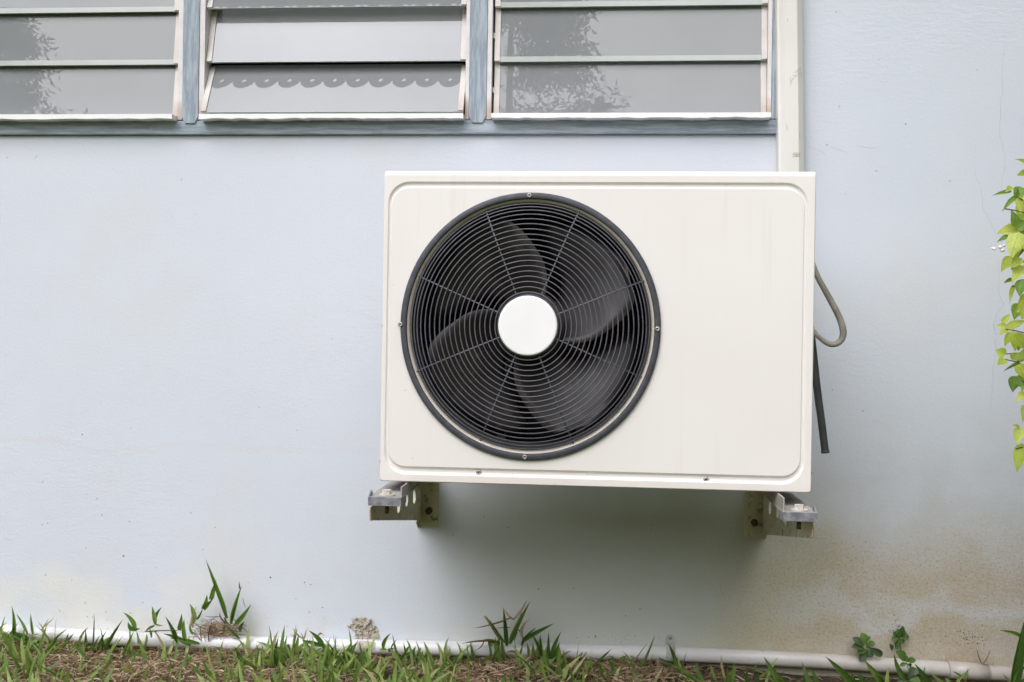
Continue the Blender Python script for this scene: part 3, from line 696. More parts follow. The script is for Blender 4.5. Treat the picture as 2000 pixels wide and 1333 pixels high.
# fan with four swept blades
hubc = (FC.x - 0.001, YF, FC.z + 0.001)
mb = MB(); mb.lathe(hubc, [(0.0, -0.030), (0.050, -0.030), (0.062, -0.034), (0.066, -0.05), (0.066, -0.13), (0.0, -0.13)], 40); fan = mb.build('fan', M['blade'], ac)
def fan_blade(rot):
    nr, na = 18, 10; r0, r1 = 0.052, 0.2165
    LT = [(52, 28), (74, 25), (98, 20), (113, 16.3), (130, 11.8), (159, 2.5), (192, -5.6), (212, -11), (224, -16), (229, -26), (231, -40)]; vs_ = []; fs = []
    for i in range(nr + 1):
        t = i / nr; r = lerp(r0, r1, t)
        # clockwise-leading edge curls back toward the tip; angles clockwise from 12 o'clock
        rp = r * PXM; lead = dens(LT, rp)
        trail = dens([(52, -42), (87, -50), (116, -59), (134, -67), (153, -76), (200, -88), (224, -84), (231, -60)], rp)
        if trail > lead - 6: trail = lead - 6
        for j in range(na + 1):
            s_ = j / na; a = R(lerp(lead, trail, s_) + rot)
            y = -0.046 - 0.072 * s_ ** 1.1 - 0.012 * math.sin(math.pi * s_) + 0.004 * t
            vs_.append((hubc[0] + math.sin(a) * r * SX, YF - y, hubc[2] + math.cos(a) * r))
    for i in range(nr):
        for j in range(na): a = i * (na + 1) + j; fs.append((a, a + 1, a + na + 2, a + na + 1))
    mb = MB(); mb.add(vs_, fs, 0, True); b = mb.build('fan_blade', M['blade'], fan, fix=False)
    so_ = b.modifiers.new('solid', 'SOLIDIFY'); so_.thickness = 0.0025
for rot in (0, 90, 180, 270): fan_blade(rot)
# grille
GC = Vector((FC.x, YF, FC.z))
mb = MB(); Ro, Ri = 261.5 / PXM, 248.6 / PXM
mb.lathe(GC, [(Ro, 0.0004), (Ro - 0.0006, 0.0052), (Ro - 0.002, 0.0065), (Ri + 0.002, 0.0070), (Ri + 0.0004, 0.0060), (Ri, 0.0040), (Ri, -0.004), (Ri + 0.003, -0.0045)], 128, sx=SX)
grille = mb.build('fan_grille', M['ring'], ac)
rads = [66.5 + 10.28 * k for k in range(14)] + [209.8, 219.0, 227.0, 233.5, 239.5]
def dome(r):       # forward bulge of the wire basket
    t = r / 240.0
    return 0.040 * (1 - 0.35 * t * t) if t < 0.80 else lerp(0.040 * (1 - 0.35 * 0.64), 0.002, ((t - 0.80) / 0.20) ** 1.25)
for r in rads:
    d = dome(r); Rm = r / PXM * (1 - d / 1.9) ; n = 96; cx = GC.x; 
    mb = MB(); mb.tube([(cx + math.cos(2 * math.pi * k / n) * Rm * SX, YF - d, GC.z + math.sin(2 * math.pi * k / n) * Rm) for k in range(n)], 0.00122, 6, closed=True)
    mb.build('wire_ring', M['wire'], grille)
for k in range(8):
    a = R(22.0 + 45 * k); pts = []
    for r in [52, 66, 90, 120, 150, 180, 200, 212, 222, 232, 239, 243]:
        Rm = r / PXM * (1 - dome(min(r, 240)) / 1.9); d = dome(min(r, 240)) - 0.0026
        pts.append((GC.x + math.cos(a) * Rm * SX, YF - d, GC.z + math.sin(a) * Rm))
    e = 249.0 / PXM; pts.append((GC.x + math.cos(a) * e * SX, YF + 0.0035, GC.z + math.sin(a) * e))
    mb = MB(); mb.tube(pts, 0.0016, 6); mb.build('spoke', M['wire'], grille)
HC = Vector((GC.x + 0.0, YF, GC.z + 0.0005))
mb = MB(); rc = 57.5 / PXM
mb.lathe(HC, [(0.0, 0.0475), (rc * 0.94, 0.0475), (rc * 0.975, 0.0468), (rc * 0.995, 0.0450), (rc, 0.043), (rc, 0.038)], 64, sx=0.988, smooth=False); mb.build('hub_cap', M['hubcap'], grille)
mb = MB(); mb.lathe(HC, [(rc + 0.0022, 0.0410), (rc + 0.0018, 0.0425), (rc - 0.001, 0.0425), (rc - 0.001, 0.034), (rc + 0.0022, 0.034), (rc + 0.0022, 0.0410)], 64, sx=0.988); mb.build('hub_rim', M['ring'], grille)
def screw(px, py, d, r, parent):
    c = P(px, py, d); mb = MB()
    mb.lathe(c, [(0.0, r * 0.20), (r * 0.30, r * 0.20), (r * 0.36, r * 0.52), (r * 0.75, r * 0.45), (r, r * 0.1), (r, -0.001)], 18)
    mb.lathe(c, [(0.0, r * 0.24), (r * 0.30, r * 0.22)], 8, mi=1)
    mb.build('screw', [M['screw'], M['recess']], parent)
for (x, y) in ((1034, 382), (1284, 643), (1025, 893), (782, 634)): screw(x, y, AD + 0.0068, 0.0048, grille)
for (x, y) in ((935, 923), (1379, 937)): screw(x, y, AD - 0.0046, 0.0052, ac)
mb = MB()
for (px, py) in ((745, 636), (741, 902)):
    c = P(px, py, AD - 0.012); mb = MB(); mb.lathe((0, 0, 0), [(0, 0.0022), (0.003, 0.0016), (0.004, 0)], 12)
    mb.v = [Vector((AX0 - 0.0004 + v.y, YF + 0.012 + v.x, c.z + v.z)) for v in mb.v]; mb.build('screw', M['screw'], ac)
for py in (924, 646):
    c = P(1586, py, AD - 0.012); mb = MB(); mb.lathe((0, 0, 0), [(0, 0.0022), (0.003, 0.0016), (0.004, 0)], 12)
    mb.v = [Vector((AX1 + 0.0004 - v.y, YF + 0.012 + v.x, c.z + v.z)) for v in mb.v]; mb.build('screw', M['screw'], ac)
# pipe valve cover on the unit's side
mb = MB(); mb.box(AX1, AX1 + 0.02, YF + 0.16, YF + 0.26, AZ0 + 0.05, AZ0 + 0.25, 0, 0.006); mb.build('valve_cover', M['casing'], ac)

# ------------------------------------------------------------------ brackets carrying the unit
def bracket(side, label):
    s = side
    xw = P(722, 1000, 0.544).x if s < 0 else P(1589, 1035, 0.544).x
    zf1 = (P(722, 985, 0.544).z if s < 0 else P(1588, 1017, 0.544).z)          # top of arm (level)
    zf0 = (P(722, 1018, 0.544).z if s < 0 else P(1585, 1053, 0.544).z)         # bottom at the free end
    zw0 = (P(822, 1016, 0.0).z if s < 0 else P(1495, 1044, 0.0).z)             # bottom at the wall
    root = empty('wall_bracket', (xw, 0, zf1), label, 'bracket', 'brackets under the air conditioner')
    t = 0.0028; inn = -s
    # arm web: a tapering plate with three round holes
    bm = bmesh.new(); YE = -0.544
    out = [(-0.004, zf1), (YE + 0.006, zf1), (YE, zf1 - 0.005), (YE, zf0 + 0.004), (YE + 0.006, zf0), (-0.004, zw0)]
    def lp(pts):
        v = [bm.verts.new((0, y, z)) for y, z in pts]; return [bm.edges.new((v[i], v[(i + 1) % len(v)])) for i in range(len(v))]
    e = lp(out)
    holes = (((777.6, 987), 0.281), ((793.6, 975), 0.191), ((809, 970), 0.097)) if s < 0 else (((1542, 1010), 0.281), ((1522, 997), 0.191), ((1505, 990), 0.097))
    for (pp, d) in holes:
        z = P(pp[0], pp[1], d).z
        e += lp([(-d + 0.0175 * math.cos(a), z + 0.0165 * math.sin(a)) for a in [i * math.pi / 8 for i in range(16)]])
    bmesh.ops.triangle_fill(bm, use_beauty=True, use_dissolve=False, edges=e)
    r = bmesh.ops.extrude_face_region(bm, geom=bm.faces[:])
    for v in [g_ for g_ in r['geom'] if isinstance(g_, bmesh.types.BMVert)]: v.co.x += inn * t
    for v in bm.verts: v.co.x += xw
    mb = MB(); mb.addbm(bm)
    mb.box(xw + inn * t, xw + inn * 0.034, -0.004, YE, zf1 - t, zf1)         # top flange turned inward
    arm = mb.build('arm', M['bracket'], root)
    mb = MB(); pts = [(xw + inn * 0.034, zf1 - t / 2), (xw + inn * 0.008, zf1 - t / 2), (xw + inn * t * 0.7, zf1 - 0.005), (xw + inn * t / 2, zf1 - 0.012), (xw + inn * t / 2, zf0 + 0.006), (xw + inn * 0.005, zf0 + 0.001)]
    mb.tube([(x, YE - 0.0005, z) for x, z in pts], 0.0019, 6); mb.build('worn_end', M['rust_edge'], arm)
    # wall plate: an angle running down the wall
    zp0 = P(832, 1029, 0).z if s < 0 else P(1480, 1049, 0).z
    xp = xw + inn * 0.044; mb = MB()
    mb.box(xw - inn * 0.005, xp, -0.0035, -0.0005, zp0, zf1 + 0.12)
    mb.prism([(-0.0035, zp0 - 0.004), (-0.034, zp0 + 0.016), (-0.034, zf1 + 0.10), (-0.0035, zf1 + 0.12)], 'x', xw - inn * 0.0049, xw - inn * 0.0022)
    plate = mb.build('wall_plate', M['bracket'], root)
    zb_ = P(845, 997, 0).z if s < 0 else P(1472, 1020, 0).z
    mb = MB(); mb.tube([(xw + inn * 0.022, -0.0036, zb_), (xw + inn * 0.022, -0.016, zb_)], 0.0085, 6); mb.tube([(xw + inn * 0.022, -0.016, zb_), (xw + inn * 0.022, -0.028, zb_)], 0.005, 8)
    mb.build('anchor_bolt', M['rust'], plate)
    # rail lying on the arm and carrying the unit's foot
    if s < 0: xa, xb = P(719, 960, 0.565).x, P(784, 965, 0.565).x
    else: xa, xb = P(1530, 990, 0.565).x, P(1597, 990, 0.565).x
    z0_, z1_ = zf1 + 0.0006, zf1 + 0.0165; yf = -0.566; yb = -0.16
    xi, xo = (xb, xa) if s < 0 else (xa, xb); wn_ = inn
    mb = MB(); zt_ = AZ0 - 0.0015
    mb.box(xo, xi, yf + 0.004, yb, z1_ - 0.003, z1_)                              # floor plate
    mb.box(xi - wn_ * 0.004, xi - wn_ * 0.0012, yf + 0.012, yb, z1_, zt_)          # upright web under the unit
    mb.box(xi - wn_ * 0.004, xi - wn_ * 0.022, -0.44, yb, zt_ - 0.003, zt_)        # top flange
    rail = mb.build('mounting_rail', M['rail'], root)
    mb = MB(); mb.box(xo, xi, yf, yf + 0.0039, z0_, z1_ + 0.0005, 0, 0.0008); mb.box(xi - wn_ * 0.0035, xi, yf + 0.004, yf + 0.05, z0_, z1_ - 0.0032)
    mb.prism([(yf + 0.002, z1_), (yf + 0.020, z1_ + 0.010), (yf + 0.028, z1_ + 0.003), (yf + 0.028, z1_)], 'x', xo + wn_ * 0.0005, xo + wn_ * 0.003)
    mb.build('rail_end', M['zinc'], rail)
    xbolt = xo + (xi - xo) * (0.50 if s < 0 else 0.47); yb_ = yf + 0.022
    mb = MB()
    mb.v = []; hx = [(xbolt + 0.0085 * math.cos(R(60 * k + 10)), yb_ + 0.0085 * math.sin(R(60 * k + 10))) for k in range(6)]
    mb.prism(hx, 'z', z1_ + 0.003, z1_ + 0.0105)
    ws = [(xbolt + 0.0145 * math.cos(R(20 * k)), yb_ + 0.0145 * math.sin(R(20 * k))) for k in range(18)]
    mb.prism(ws, 'z', z1_ + 0.0003, z1_ + 0.0028); mb.build('bolt', M['bolt'], rail)
    mb = MB(); mb.tube([(xbolt, yb_, z0_), (xbolt, yb_, zf1 - 0.016)], 0.004, 8); mb.build('bolt_shank', M['rust'], rail)
    # rubber-dark foot of the unit on the rail
    mb = MB(); mb.box(xi - wn_ * 0.006, xi - wn_ * 0.05, -0.44, -0.30, AZ0 - 0.0052, AZ0 - 0.0005); f = mb.build('foot', M['black'], ac)
bracket(-1, 'cream steel wall bracket with holed arm under the fan end of the unit')
bracket(1, 'cream steel wall bracket with rusty arm end beneath the blank half of the unit')

# ------------------------------------------------------------------ cable loop and drain hose beside the unit
def smooth_path(pts, n=6):
    out = []; pts = [Vector(p) for p in pts]
    q = [pts[0]] + pts + [pts[-1]]
    for i in range(1, len(q) - 2):
        for k in range(n):
            t = k / n; a, b, c, d = q[i - 1], q[i], q[i + 1], q[i + 2]
            out.append(0.5 * ((2 * b) + (c - a) * t + (2 * a - 5 * b + 4 * c - d) * t * t + (3 * b - a - 3 * c + d) * t ** 3))
    out.append(pts[-1]); return out
cp = [P(1560, 470, 0.28), P(1582, 505, 0.31), P(1597, 541, 0.33), P(1621, 585, 0.33), P(1640, 622, 0.33), P(1647, 650, 0.33), P(1640, 668, 0.33), P(1622, 673, 0.33), P(1602, 661, 0.32), P(1584, 642, 0.30), P(1560, 620, 0.27)]
rads_ = [5.2, 5.4, 5.6, 6.0, 6.4, 6.6, 5.8, 5.2, 4.6, 4.2, 4.0]
sp_ = smooth_path(cp); mb = MB()
mb.tube(sp_, [lerp(rads_[min(10, i // 6)], rads_[min(10, i // 6 + 1)], (i % 6) / 6) / 970.0 for i in range(len(sp_))], 10)
tag(mb.build('power_cable', M['cable']), 'loop of grey power cable hanging out beside the unit', 'cable')
hp = [P(1572, 560, 0.27), P(1585, 660, 0.285), P(1596, 760, 0.29), P(1604, 820, 0.292), P(1612, 884, 0.295)]
sp_ = smooth_path(hp); mb = MB(); mb.tube(sp_, 0.0075, 14, cap=False)
hose = mb.build('drain_hose', M['hose']); tag(hose, 'stiff black rubber hose hanging straight down beside the unit', 'hose')
mb = MB(); e_ = sp_[-1]; dv = (sp_[-1] - sp_[-2]).normalized(); mb.tube([e_ - dv * 0.004, e_ + dv * 0.0015], 0.0083, 14); mb.tube([e_ + dv * 0.0016, e_ + dv * 0.0019], 0.0052, 12, mi=1)
mb.build('end_collar', [M['hose'], M['black']], hose)

# ------------------------------------------------------------------ drain pipe along the foot of the wall
pm = [(-260, 1216), (-100, 1228), (0, 1233.5), (140, 1242), (300, 1251), (500, 1258), (600, 1261), (800, 1265.5), (1000, 1269.5), (1150, 1273), (1300, 1277.5), (1400, 1281), (1600, 1291.5), (1750, 1301), (1850, 1308), (2000, 1319.5), (2150, 1332), (2400, 1353)]
PR = 0.0168; PD = 0.019
path = smooth_path([P(x, y, PD) for x, y in pm], 5)
pipe = empty('drain_pipe', (P(1000, 1269, PD).x, -PD, P(1000, 1269, PD).z), 'white plastic pipe running along the foot of the wall above the grass', 'pipe')
mb = MB(); mb.tube(path, PR, 20); mb.build('pipe_run', M['pipe'], pipe)
def on_pipe(px):
    for (a, b) in zip(pm[:-1], pm[1:]):
        if a[0] <= px <= b[0]: return P(px, lerp(a[1], b[1], (px - a[0]) / (b[0] - a[0])), PD)
mb = MB(); c0, c1_, c2_ = on_pipe(1851), on_pipe(1890), on_pipe(1929); mb.tube([c0, c1_, c2_], PR + 0.0022, 20); mb.build('coupling', M['pipe'], pipe)
for xq in (1850.5, 1929.5):
    mb = MB(); a = on_pipe(xq); mb.tube([a - Vector((0.0008, 0, 0)), a + Vector((0.0008, 0, 0))], PR + 0.0026, 20); mb.build('joint_seam', M['mark'], pipe)
cc = on_pipe(1309); mb = MB(); w_ = 0.0095
arc = [(-(PD + math.cos(a) * (PR + 0.0012)), cc.z + math.sin(a) * (PR + 0.0012)) for a in [R(80 - 12 * i) for i in range(15)]]
arc2 = [(-(PD + math.cos(a) * (PR + 0.003)), cc.z + math.sin(a) * (PR + 0.003)) for a in [R(80 - 12 * i) for i in range(15)]]
vs_ = []
for (y, z), (y2, z2) in zip(arc, arc2): vs_ += [(cc.x - w_, y, z), (cc.x + w_, y, z), (cc.x - w_, y2, z2), (cc.x + w_, y2, z2)]
fs = []
for i in range(14):
    b = i * 4; fs += [(b + 2, b + 3, b + 7, b + 6), (b, b + 2, b + 6, b + 4), (b + 1, b + 5, b + 7, b + 3), (b, b + 4, b + 5, b + 1)]
mb.add(vs_, fs, 0, True)
zt2 = P(1309, 1240, 0).z
mb.prism([(cc.x - w_, cc.z + PR + 0.002)] + [(cc.x + w_ * math.cos(a), zt2 - w_ + w_ * math.sin(a)) for a in [R(180 - 20 * i) for i in range(10)]] + [(cc.x + w_, cc.z + PR + 0.002)], 'y', -0.0062, -0.003)
clamp = mb.build('pipe_clamp', M['clamp'], pipe)
screw(1309, 1247, 0.0062, 0.0036, clamp)
b3 = P(1304, 1302, 0.03); mb = MB()
mb.tube([b3 + Vector((0.0085 * math.cos(R(a)), 0, 0.011 * math.sin(R(a)))) for a in range(150, 400, 20)], 0.0032, 8); mb.build('clamp_loop', M['blue_ring'], clamp)
mb = MB(); blob = [(695, 1256), (704, 1254), (720, 1255), (733, 1257), (733, 1266), (722, 1270), (716, 1277), (708, 1270), (698, 1267)]
vs0 = len(mb.v)
cen = (714, 1263)
def onp(px, py):
    p = P(px, py, PD + PR); c = on_pipe(px); dz = max(-PR, min(PR, p.z - c.z)); return Vector((p.x, -(PD + math.sqrt(max(0, (PR + 0.0012) ** 2 - dz * dz))), c.z + dz))
rg = [(cen[0] + (x - cen[0]) * t, cen[1] + (y - cen[1]) * t) for t in (1.0, 0.66, 0.33) for (x, y) in blob]; nb2 = len(blob)
mb.add([onp(x, y) for x, y in rg] + [onp(*cen)], [(k * nb2 + i, k * nb2 + (i + 1) % nb2, (k + 1) * nb2 + (i + 1) % nb2, (k + 1) * nb2 + i) for k in range(2) for i in range(nb2)] + [(2 * nb2 + i, 2 * nb2 + (i + 1) % nb2, 3 * nb2) for i in range(nb2)], 0, True)
mb.build('mortar_smear', M['mortar'], pipe)

# ------------------------------------------------------------------ grass, thatch and tufts
def blade_strip(mb, base, tip, w, side, sag, seg=5, fold=0.25):
    """a tapering folded leaf from base to tip; side = width direction, sag = sideways bow of the midrib"""
    base, tip = Vector(base), Vector(tip); ax_ = tip - base; L = ax_.length
    side = (side - ax_ * side.dot(ax_) / (L * L)).normalized(); nrm = ax_.cross(side).normalized()
    vs_ = []; fs = []
    for i in range(seg + 1):
        t = i / seg; c = base + ax_ * t + sag * (4 * t * (1 - t))
        ww = w * 0.5 * (0.45 + 0.55 * min(1, t * 3.2)) * (1 - t ** 2.6) + 0.0001
        vs_ += [c - side * ww + nrm * ww * fold, c, c + side * ww + nrm * ww * fold]
    for i in range(seg):
        b = i * 3; fs += [(b, b + 1, b + 4, b + 3), (b + 1, b + 2, b + 5, b + 4)]
    mb.add(vs_, fs, 0, True)
GD = [(0, 0.7), (140, 0.6), (180, 0.26), (250, 0.18), (330, 0.22), (450, 0.45), (560, 0.8), (860, 0.7), (940, 0.35), (1110, 0.34), (1180, 0.14), (1330, 0.13), (1420, 0.10), (2000, 0.08), (2300, 0.5)]
TD = [(0, 0.8), (150, 0.9), (480, 1.0), (560, 0.6), (880, 0.6), (950, 1.0), (1180, 1.0), (1300, 0.7), (1380, 0.3), (1500, 0.10), (2000, 0.06), (2300, 0.4)]
mb = MB(); rnd = random.Random(3)
for i in range(11000):
    x = rnd.uniform(-2.1, 1.7); d = 0.03 + 0.45 * rnd.random() ** 1.25
    clump = 0.5 + 0.9 * mnoise.noise((x * 9, d * 9, 0.3))
    if rnd.random() > dens(GD, X2px(x)) * (0.45 if d < 0.065 else 1.0) * max(0.1, clump) * 1.35: continue
    z = ground_z(x, -d) - 0.003; a = rnd.uniform(0, 2 * math.pi); L = 0.026 + 0.062 * rnd.random() ** 1.6 * (1.25 if rnd.random() < .15 else 1); lean = rnd.uniform(0.15, 1.3)
    tip = Vector((x + math.cos(a) * L * math.sin(lean), -d + math.sin(a) * L * math.sin(lean) * 0.8, z + L * math.cos(lean)))
    if tip.y > -0.042: tip.y = -0.042
    blade_strip(mb, (x, -d, z), tip, rnd.uniform(0.0055, 0.0115), Vector((rnd.uniform(-1, 1), rnd.uniform(-0.5, 0.5), rnd.uniform(-.3, .3))), Vector((rnd.uniform(-1, 1), 0, 1)) * L * rnd.uniform(0, 0.12), 4)
tag(mb.build('lawn_grass', M['grass'], fix=False), 'short green lawn grass growing along the foot of the wall', 'grass', kind='stuff')
mb = MB()
for i in range(52000):
    x = rnd.uniform(-2.1, 1.7); d = 0.012 + 0.40 * rnd.random() ** 1.2
    clump = 0.75 + 0.9 * mnoise.noise((x * 7 + 4, d * 7, 2.3))
    if rnd.random() > dens(TD, X2px(x)) * max(0.06, clump): continue
    z = ground_z(x, -d) + rnd.uniform(0.0, 0.013) * dens(TD, X2px(x)); a = rnd.uniform(0, 2 * math.pi); L = rnd.uniform(0.010, 0.042)
    tip = Vector((x + math.cos(a) * L, -d + math.sin(a) * L, z + L * rnd.uniform(-0.15, 0.45)))
    if tip.y > -0.012: tip.y = -0.012
    blade_strip(mb, (x, -d, z), tip, rnd.uniform(0.0010, 0.0036), Vector((rnd.uniform(-1, 1), rnd.uniform(-1, 1), rnd.uniform(-1, 1))), Vector((rnd.uniform(-1, 1), rnd.uniform(-1, 1), rnd.uniform(0, 1))) * L * 0.22, 3, 0.4)
tag(mb.build('dead_grass', M['thatch'], fix=False), 'brown dead grass clippings matted on the soil by the wall', 'dead grass', kind='stuff')
# lawn further out, in front of the visible strip
mb = MB()
for i in range(9000):
    x = rnd.uniform(-2.6, 2.4); d = rnd.uniform(0.6, 2.2)
    if d > 2.0 and abs(x) < 0.3: continue
    z = ground_z(x, -d) - 0.003; a = rnd.uniform(0, 6.283); L = rnd.uniform(0.025, 0.06); lean = rnd.uniform(0.1, 1.1)
    blade_strip(mb, (x, -d, z), (x + math.cos(a) * L * math.sin(lean), -d + math.sin(a) * L * math.sin(lean), z + L * math.cos(lean)), rnd.uniform(0.006, 0.010), Vector((rnd.uniform(-1, 1), rnd.uniform(-1, 1), 0)), Vector((0, 0, 1)) * L * 0.1, 3)
tag(mb.build('lawn_grass', M['grass'], fix=False), 'open green lawn stretching away from the house in front of the wall', 'grass', kind='stuff')

# single leaves share a few meshes; y runs from base to tip, x across, z is the face
def leaf_mesh(name, kind, mat, bow=0.0, droop=0.15, fold=0.22):
    seg = 9; mb = MB(); vs_ = []; fs = []
    for i in range(seg + 1):
        t = i / seg
        if kind == 'blade': w = (0.5 + 0.5 * min(1, t * 4)) * (1 - t ** 2.4)
        elif kind == 'ovate': w = max(0, math.sin(math.pi * t ** 0.72)) ** 0.85 * (1 - 0.25 * t)
        else: w = max(0.08, math.sin(math.pi * min(1, t ** 1.5 * 0.97 + 0.03)) ** 0.75) if t < 1 else 0.02
        w = max(w, 0.012) * 0.5
        cx = bow * 4 * t * (1 - t); cz = droop * 4 * t * (1 - t) - 0.02
        jit = 0.02 * math.sin(i * 2.7) if kind != 'blade' else 0
        vs_ += [(cx - w, t, cz + w * fold + jit), (cx - w * .5, t, cz + w * fold * .35), (cx, t, cz), (cx + w * .5, t, cz + w * fold * .35), (cx + w, t, cz + w * fold - jit)]
    for i in range(seg):
        for k in range(4): b = i * 5 + k; fs.append((b, b + 1, b + 6, b + 5))
    me = bpy.data.meshes.new(name); me.from_pydata(vs_, [], fs); me.materials.append(mat)
    me.polygons.foreach_set('use_smooth', [True] * len(fs)); me.update(); return me
def leaf_matrix(base, tip, w, facing=None, roll=0.0):
    y = tip - base; L = y.length; y = y / L
    f = facing if facing is not None else (CAM_P - base).normalized()
    z = (f - y * f.dot(y)).normalized(); x = y.cross(z)
    m = Matrix(((x.x * w, y.x * L, z.x * L, base.x), (x.y * w, y.y * L, z.y * L, base.y), (x.z * w, y.z * L, z.z * L, base.z), (0, 0, 0, 1)))
    return m @ Matrix.Rotation(roll, 4, 'Y')
BL = [leaf_mesh('grass_leaf', 'blade', M['blade_leaf'], b, 0.05, 0.35) for b in (-0.3, -0.08, 0.08, 0.3)]
DL = [leaf_mesh('dry_grass_leaf', 'blade', M['dry_leaf'], b, 0.06, 0.5) for b in (-1.3, -0.5, 0.5, 1.3)]
def front(px): return 0.0
def tuft(blades, label, depth=0.052, drys=(), name='grass_tuft', group='grass tufts against the wall foot'):
    b0 = blades[0] if blades else drys[0]
    loc = P(b0[0], b0[1], depth)
    root = empty(name, loc, label, 'grass', group)
    for lst, meshes, nm in ((blades, BL, 'leaf_blade'), (drys, DL, 'dry_stem')):
        for (bx, by, tx, ty, w, *bow) in lst:
            dd = depth + rnd.uniform(-0.006, 0.01); b = P(bx, by, dd); t = P(tx, ty, dd + rnd.uniform(-0.010, 0.012))
            k = bow[0] if bow else rnd.randrange(4)
            fac = (CAM_P - b).normalized() + Vector((rnd.uniform(-0.5, 0.5), 0, rnd.uniform(-0.3, 0.3)))
            inst(nm, meshes[k], leaf_matrix(b, t, w / 860.0 * (1.15 if nm == 'leaf_blade' else 0.8), fac.normalized()), root)
    return root
tuft([(18, 1262, 23, 1183, 8), (54, 1240, 31, 1198, 5), (64, 1240, 60, 1198, 5), (5, 1268, 37, 1215, 5), (26, 1236, 70, 1256, 9), (60, 1252, 20, 1236, 8)], 'grass tuft standing over the pipe at the photo\'s left edge', drys=[(100, 1252, 70, 1220, 3), (82, 1230, 108, 1205, 2), (82, 1232, 96, 1207, 2)])
tuft([(66, 1302, 110, 1240, 10), (85, 1308, 115, 1236, 9), (92, 1300, 138, 1248, 10), (122, 1270, 145, 1236, 5), (60, 1290, 20, 1268, 9), (78, 1298, 64, 1252, 9), (70, 1262, 40, 1255, 10), (112, 1310, 150, 1262, 9)], 'broad-leaved grass clump below the pipe near the left edge', 0.10, group='grass clumps below the pipe')
tuft([(172, 1290, 167, 1228, 7), (180, 1265, 184, 1197, 3), (192, 1275, 208, 1233, 6), (178, 1282, 196, 1240, 6), (205, 1272, 240, 1210, 7), (240, 1280, 262, 1233, 7), (160, 1285, 156, 1250, 6), (198, 1272, 196, 1226, 3)], 'slim grass tuft with a thin curling blade left of a forked leaf', 0.07)
tuft([(264, 1233, 240, 1196, 9), (262, 1232, 250, 1215, 8), (264, 1232, 275, 1228, 5), (270, 1258, 266, 1232, 4)], 'low grass sprig with one leaf slanting to the upper left over the pipe')
tuft([(303, 1220, 297, 1184, 8), (304, 1219, 316, 1186, 8), (302, 1222, 283, 1235, 5), (303, 1220, 320, 1222, 3), (296, 1246, 292, 1226, 4)], 'small grass sprig with two leaves in a V above the pipe', drys=[(285, 1233, 360, 1232, 2)])
tuft([(346, 1258, 323, 1204, 8), (350, 1231, 355, 1199, 9), (362, 1252, 360, 1209, 8), (345, 1240, 330, 1222, 5), (372, 1262, 318, 1238, 8), (390, 1258, 330, 1246, 8)], 'short grass tuft just left of the tallest grass clump')
# the tallest clump with its root mat
big = tuft([(441, 1208, 402, 1092, 8, 0), (376, 1220, 370, 1179, 10), (396, 1190, 404, 1162, 10), (398, 1190, 415, 1171, 9), (411, 1172, 423, 1133, 10), (383, 1210, 397, 1187, 4), (452, 1218, 472, 1144, 8, 1), (452, 1216, 464, 1163, 4), (462, 1220, 490, 1181, 10), (470, 1235, 478, 1214, 7), (432, 1240, 440, 1205, 4), (377, 1240, 372, 1215, 5), (468, 1248, 440, 1220, 5)],
           'tallest grass clump rooted in a brown mat on top of the pipe', 0.03, drys=[(474, 1168, 482, 1190, 2, 3), (470, 1150, 467, 1135, 1.5), (438, 1206, 446, 1222, 4), (430, 1205, 398, 1203, 2, 0), (470, 1225, 486, 1243, 2), (378, 1226, 384, 1184, 2), (413, 1215, 409, 1260, 4, 3), (392, 1225, 394, 1258, 3), (440, 1215, 428, 1196, 2)])
mb = MB(); rr_ = random.Random(11)
for i in range(420):
    px = rr_.gauss(425, 27); py = 1230 + rr_.uniform(-15, 13) + abs(px - 425) * 0.12
    if px < 378 or px > 474: continue
    d = rr_.uniform(0.004, 0.04); a = rr_.uniform(0, 6.28); L = rr_.uniform(0.008, 0.03)
    b = P(px, py, d); t = b + Vector((math.cos(a) * L, rr_.uniform(-0.3, 0.3) * L, math.sin(a) * L * 0.6))
    t.y = min(t.y, -0.003)
    blade_strip(mb, b, t, rr_.uniform(0.001, 0.0026), Vector((rr_.uniform(-1, 1), rr_.uniform(-1, 1), 1)), Vector((rr_.uniform(-1, 1), 0, rr_.uniform(-1, 1))) * L * 0.3, 4, 0.4)
tag(mb.build('root_mat', M['thatch'], big, fix=False), kind='stuff')
tuft([(478, 1310, 458, 1262, 10), (505, 1322, 462, 1282, 11), (510, 1295, 500, 1258, 6), (545, 1302, 544, 1243, 6), (560, 1300, 533, 1262, 6), (520, 1318, 502, 1280, 8), (532, 1318, 530, 1272, 9)], 'upright lawn grass clump right of the tallest clump, below the pipe', 0.11, group='grass clumps below the pipe')
tuft([(632, 1264, 603, 1232, 9), (628, 1262, 590, 1251, 8), (640, 1284, 630, 1258, 6), (602, 1326, 598, 1268, 9), (625, 1320, 600, 1300, 9), (618, 1322, 644, 1298, 9), (660, 1292, 636, 1262, 4)], 'grass sprig bent over the pipe left of the crumbled mortar patch', 0.07, drys=[(590, 1248, 571, 1226, 3), (592, 1248, 600, 1225, 2.5), (578, 1247, 565, 1240, 2), (620, 1247, 635, 1245, 7)])
tuft([(668, 1296, 686, 1256, 9), (678, 1300, 694, 1257, 11), (664, 1300, 668, 1270, 6), (672, 1300, 700, 1276, 8)], 'pair of broad grass blades rising just before the crumbled mortar patch', 0.085)
